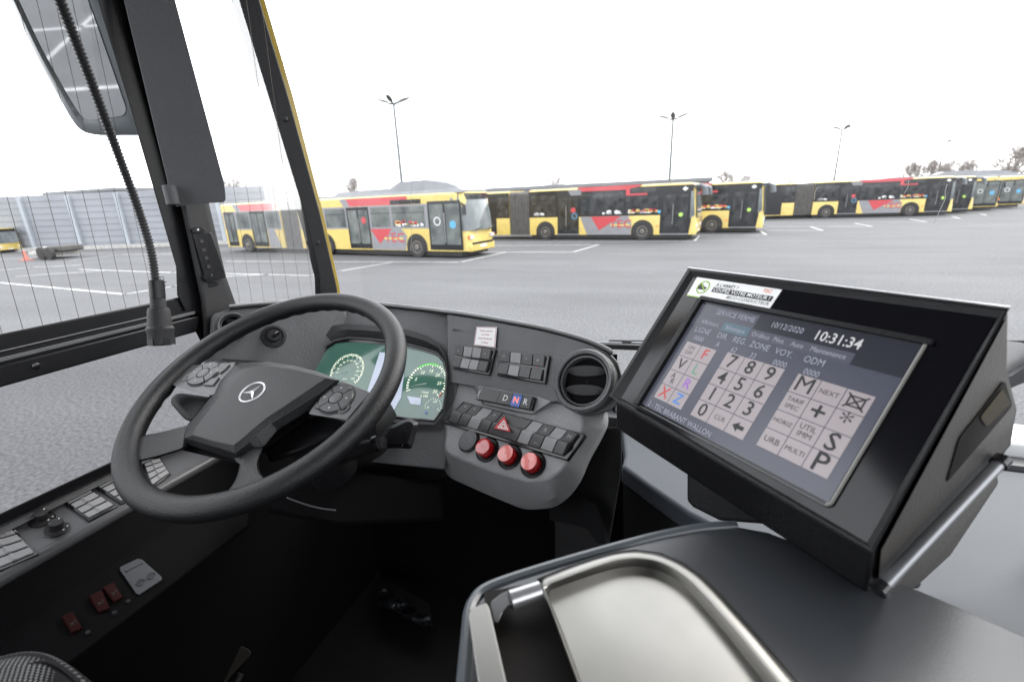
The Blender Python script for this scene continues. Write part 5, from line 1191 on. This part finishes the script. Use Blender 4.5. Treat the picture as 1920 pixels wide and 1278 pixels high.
# the end cheek: paler plate with a recess
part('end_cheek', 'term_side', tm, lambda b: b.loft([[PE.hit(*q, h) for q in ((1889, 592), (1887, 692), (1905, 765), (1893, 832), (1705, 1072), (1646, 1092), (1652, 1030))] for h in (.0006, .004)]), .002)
part('cheek_recess', 'slot', tm, lambda b: b.loft([[PE.hit(*q, h) for q in rnd([(1884, 712), (1899, 760), (1775, 905), (1800, 820), (1840, 770)], 8)] for h in (.004, .0052)]))
part('amber_patch', 'amber', tm, lambda b: b.loft([[PE.hit(*q, h) for q in rnd([(1880, 728), (1894, 756), (1850, 800), (1838, 782)], 5)] for h in (.0052, .0062)]))
# front bezel: a raised frame with sloping inner edge
fo = [(1290, 503), (1893, 578), (1636, 1034), (1142, 742)]
fi = [(1318, 548), (1835, 620), (1612, 1003), (1192, 752)]
part('bezel', 'term', tm, lambda b: b.loft([PT.loop(fo, .0), PT.loop(fo, .0055), PT.loop([(1294, 507), (1885, 582), (1634, 1028), (1147, 742)], .006), PT.loop([(1300, 518), (1872, 594), (1626, 1016), (1162, 746)], .0015), PT.loop([(1309, 530), (1862, 600), (1622, 1012), (1176, 749)], -.001)], False, False), angle=20)
part('front_glass', 'termglass', tm, lambda b: b.loft([PT.loop([(1300, 520), (1868, 595), (1625, 1018), (1165, 746)], h) for h in (.0005, .0018)]))
part('top_glint_edge', 'alu', tm, lambda b: b.tube([PT.hit(1290, 502, .005), PT.hit(1893, 577, .005)], .0014, 8))
fS = PT.quad((1322, 566), (1730, 648), (1555, 943), (1205, 758))
SH = .0022
so = part('screen', 'sc_bg', tm, lambda b: b.qbox(fS, 0, 1, 0, 1, .0018, SH))
part('screen_frame', 'term', tm, lambda b: (b.qbox(fS, -.03, 1.03, -.035, 0, .0015, .007), b.qbox(fS, -.035, 0, 0, 1.03, .0015, .009)), .001)
part('lit_edge', 'lit_cream', tm, lambda b: (b.tube([fS(1.012, -.01, .004), fS(1.012, 1.0, .004)], .0017, 8), b.tube([fS(1.012, 1.0, .004), fS(1.0, 1.018, .004)], .0017, 8)))  # pale tubes stand in for the light caught by the inner chamfer
part('lower_edge', 'pod', tm, lambda b: b.tube([fS(1.0, 1.022, .003), fS(-.02, 1.022, .003)], .0013, 8))
part('status_bar', 'sc_dark', so, lambda b: (b.qbox(fS, .36, 1, 0, .14, SH, SH+.0003), b.qbox(fS, .825, 1, .14, .215, SH, SH+.0003), b.qbox(fS, 0, .36, 0, .025, SH, SH+.0003)))
part('tab_bar', 'sc_tab', so, lambda b: (b.qbox(fS, 0, .822, .14, .215, SH, SH+.0003), b.qbox(fS, 0, .36, .025, .14, SH, SH+.0003)))
part('selected_tab', 'sc_tabsel', so, lambda b: b.qbox(fS, .20, .355, .135, .215, SH+.0003, SH+.0006))
part('divider_line', 'sc_tab', so, lambda b: b.qbox(fS, .62, 1, .315, .32, SH, SH+.0003))
H1 = SH+.0009
def txt(name, m_, items, parent=so):
    t = MB()
    for it in items:
        s_, u, v, sz = it[:4]; kw = it[4] if len(it) > 4 else {}
        kw.setdefault('sx', .84); put_text(t, s_, fS, u, v, sz*.97, H1, **kw)
    return t.build(name, m_, parent)
for _it in [('SERVICE FERME', .235, .072, .0115), ('10/12/2020', .515, .075, .0115), ('Afficheurs', .12, .178, .0095), ('Billettique', .278, .178, .0095), ('Ordibus', .42, .178, .0095), ('Pilot.', .515, .178, .0095), ('Auto', .60, .178, .0095), ('Maintenance', .73, .178, .0095),
    ('LIGNE', .105, .255, .0125), ('DIR.', .235, .255, .0125), ('REG.', .335, .255, .0125), ('ZONE', .445, .255, .0125), ('VOY.', .565, .255, .0125), ('ODM', .70, .255, .0125),
    ('0000', .11, .328, .011), ('A', .235, .328, .011), ('62', .335, .335, .011), ('33', .44, .335, .011), ('0000', .575, .335, .011), ('0000', .715, .335, .011), ('2 - TEC BRABANT WALLON', .255, .968, .0115)]: txt('screen_label', 'sc_txt', [_it])
txt('clock', 'sc_clock', [('10:31:34', .735, .082, .0185, dict(bold=.01))])
def keys(u0, u1, v0, v1, nx, ny, cells, name='key'):
    for j in range(ny):
        for i in range(nx):
            a = u0+(u1-u0)*i/nx; c = u0+(u1-u0)*(i+1)/nx; d_ = v0+(v1-v0)*j/ny; e = v0+(v1-v0)*(j+1)/ny
            b = MB(); b.qbox(fS, a+.002, c-.002, d_+.003, e-.003, SH, SH+.0006); ko = b.build('screen_key', 'sc_key', so)
            it = cells[j][i]
            if not it: continue
            lines, sz, m_ = it[0], it[1], it[2]; t = MB()
            if lines == ['ARROW']:
                cu, cv = (a+c)/2, (d_+e)/2
                t.add([fS(cu-.03, cv, H1), fS(cu+.0, cv-.035, H1), fS(cu+.0, cv+.035, H1)], [(0, 1, 2)]); t.add([fS(cu-.005, cv-.014, H1), fS(cu+.028, cv-.014, H1), fS(cu+.028, cv+.014, H1), fS(cu-.005, cv+.014, H1)], [(0, 1, 2, 3)])
            elif lines == ['BOX']:
                cu, cv = (a+c)/2, (d_+e)/2
                for p0, p1 in (((-.026, -.03), (.026, -.03)), ((.026, -.03), (.026, .03)), ((.026, .03), (-.026, .03)), ((-.026, .03), (-.026, -.03)), ((-.036, -.045), (.036, .045)), ((-.036, .045), (.036, -.045))):
                    A2 = fS(cu+p0[0], cv+p0[1], H1); B2 = fS(cu+p1[0], cv+p1[1], H1); n_ = (B2-A2).cross(PT.n).normalized()*.0009
                    t.add([A2-n_, B2-n_, B2+n_, A2+n_], [(0, 1, 2, 3)])
            else:
                for q, s_ in enumerate(lines):
                    put_text(t, s_, fS, (a+c)/2+(.006*(2*q-1) if lines == ['A', 'R'] else 0), (d_+e)/2+(q-(len(lines)-1)/2)*.048, sz, H1, bold=(.010 if sz > .015 and s_ not in 'MR*' else 0.))
            if False:
                A2 = fS(a+.03, d_+.03, H1); B2 = fS(c-.035, e-.03, H1)
            t.build('key_symbol', m_, ko)
K = 'ink'
keys(.048, .248, .372, .905, 2, 4, [[(['ON', 'OFF'], .008, 'ink_grey'), (['F'], .022, 's_red')], [(['V'], .022, K), (['L'], .022, 's_green')], [(['A', 'R'], .012, K), (['R'], .022, 's_violet')], [(['X'], .024, 's_red'), (['Z'], .022, 's_blue')]])
keys(.308, .610, .358, .905, 3, 4, [[(['7'], .026, K), (['8'], .026, K), (['9'], .026, K)], [(['4'], .026, K), (['5'], .026, K), (['6'], .026, K)], [(['1'], .026, K), (['2'], .026, K), (['3'], .026, K)], [(['0'], .026, K), (['CLR'], .009, 'ink_grey'), (['ARROW'], .02, K)]])
keys(.668, .962, .358, .892, 3, 4, [[(['M'], .0275, K), (['NEXT'], .0080, K), (['BOX'], .02, K)], [(['TARIF', 'SPEC'], .0075, K), (['+'], .03, K), (['*'], .03, K)], [(['HORIZ'], .0074, K), (['UTIL', 'IMM'], .009, K), (['S'], .028, K)], [(['URB'], .010, K), (['MULTI'], .0078, K), (['P'], .030, K)]])
# eco-driving sticker on the bezel
fK = PT.quad((1309, 521), (1468, 545), (1442, 584), (1289, 556))
sk = part('eco_sticker', 'paper', tm, lambda b: b.qbox(fK, 0, 1, 0, 1, .0020, .0028))
sk['label'] = 'white sticker with a green crossed-out engine circle'
part('lime_edge', 'lime', sk, lambda b: b.qbox(fK, 0, 1, .95, 1, .0028, .0031))
cK = fK(.155, .46, .0032)
part('ban_ring', 'lime', sk, lambda b: (ring(b, cK, PT.n, .0095, .0115, 0, 32), b.add([cK+uT*-.0068+PT.n.cross(uT)*.0076, cK+uT*-.0082+PT.n.cross(uT)*.0064, cK+uT*.0068-PT.n.cross(uT)*.0076, cK+uT*.0082-PT.n.cross(uT)*.0064], [(0, 1, 2, 3)])))
part('engine_mark', 'ink', sk, lambda b: (b.qbox(fK, .085, .165, .38, .58, .0029, .0031), b.qbox(fK, .10, .14, .30, .38, .0029, .0031), b.qbox(fK, .165, .20, .43, .53, .0029, .0031)))
t = MB(); put_text(t, "À L'ARRÊT ?", fK, .30, .24, .0075, .0032, bold=.01, align='L'); t.build('sticker_text', 'ink', sk)
part('text_bar', 'ink', sk, lambda b: b.qbox(fK, .285, .97, .36, .60, .0028, .0031))
t = MB(); put_text(t, 'COUPEZ VOTRE MOTEUR !', fK, .30, .48, .0078, .0034, bold=.012, align='L'); t.build('bar_text', 'paper', sk)
t = MB(); put_text(t, '#ECO-CONDUCTEUR', fK, .50, .73, .0070, .0032, align='L'); t.build('hashtag_text', 'ink_grey', sk)
t = MB(); put_text(t, 'TEC', fK, .88, .17, .0075, .0032, bold=.012); t.build('maker_text', 'orange', sk)
# bracket: silver bar, wedge and two knobs, foot on the desk
a = PE.hit(1873, 868, .012); b_ = PE.hit(1655, 1098, .012)
part('bracket_bar', 'bar', tm, lambda b: b.tube([a, b_], .0055, 14))
for q, r_ in ((a, b_), (b_, a)):
    d_ = (q-r_).normalized(); part('bar_cap', 'gloss', tm, lambda b: b.tube([q-d_*.002, q+d_*.007], .0072, 14))
dn = Vector((0, 0, -1))
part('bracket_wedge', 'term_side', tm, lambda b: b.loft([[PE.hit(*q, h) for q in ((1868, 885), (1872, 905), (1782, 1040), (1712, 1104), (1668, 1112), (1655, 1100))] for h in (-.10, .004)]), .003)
for q in ((1764, 1036), (1714, 1092)): part('clamp_knob', 'gloss', tm, lambda b: b.lathe(PE.hit(q[0], q[1], -.002), uT, [(.0042, 0), (.0045, .002), (.0035, .004)], 14))
PF = Plane(PT.hit(1345, 900, -.10), (-.5, -.8, .1))
part('bracket_foot', 'dash_dark', tm, lambda b: b.loft([PF.loop([(1289, 780), (1289, 938), (1300, 950), (1350, 975), (1480, 985), (1520, 1060), (1560, 900)], h) for h in (-.12, 0)]), .004)
# small see-through guard standing right of the terminal
gd = thing('perspex_guard', 'pale see-through guard plate standing behind the terminal at the right edge', 'guard plate', DZ.hit(1950, 700))
PGd = Plane((0, 1.02, 0), (-.2, -1, 0))
part('plate', 'white', gd, lambda b: b.loft([PGd.loop([(1886, 638), (2010, 655), (2010, 640), (1960, 655), (1905, 702), (1884, 704)], h) for h in (-.004, 0)]))
part('strut', 'dash', gd, lambda b: b.tube([PGd.hit(1880, 718, .01), PGd.hit(1905, 708, .01), PGd.hit(2010, 640, .01)], .011, 10))
part('foot', 'dash', gd, lambda b: b.tube([PGd.hit(2010, 640, .01), PGd.hit(2090, 700, .01), Vector((PGd.hit(2090, 700).x, PGd.hit(2090, 700).y, 1.80))], .011, 10))
for o in bpy.data.objects:
    if '_o' in o: del o['_o']
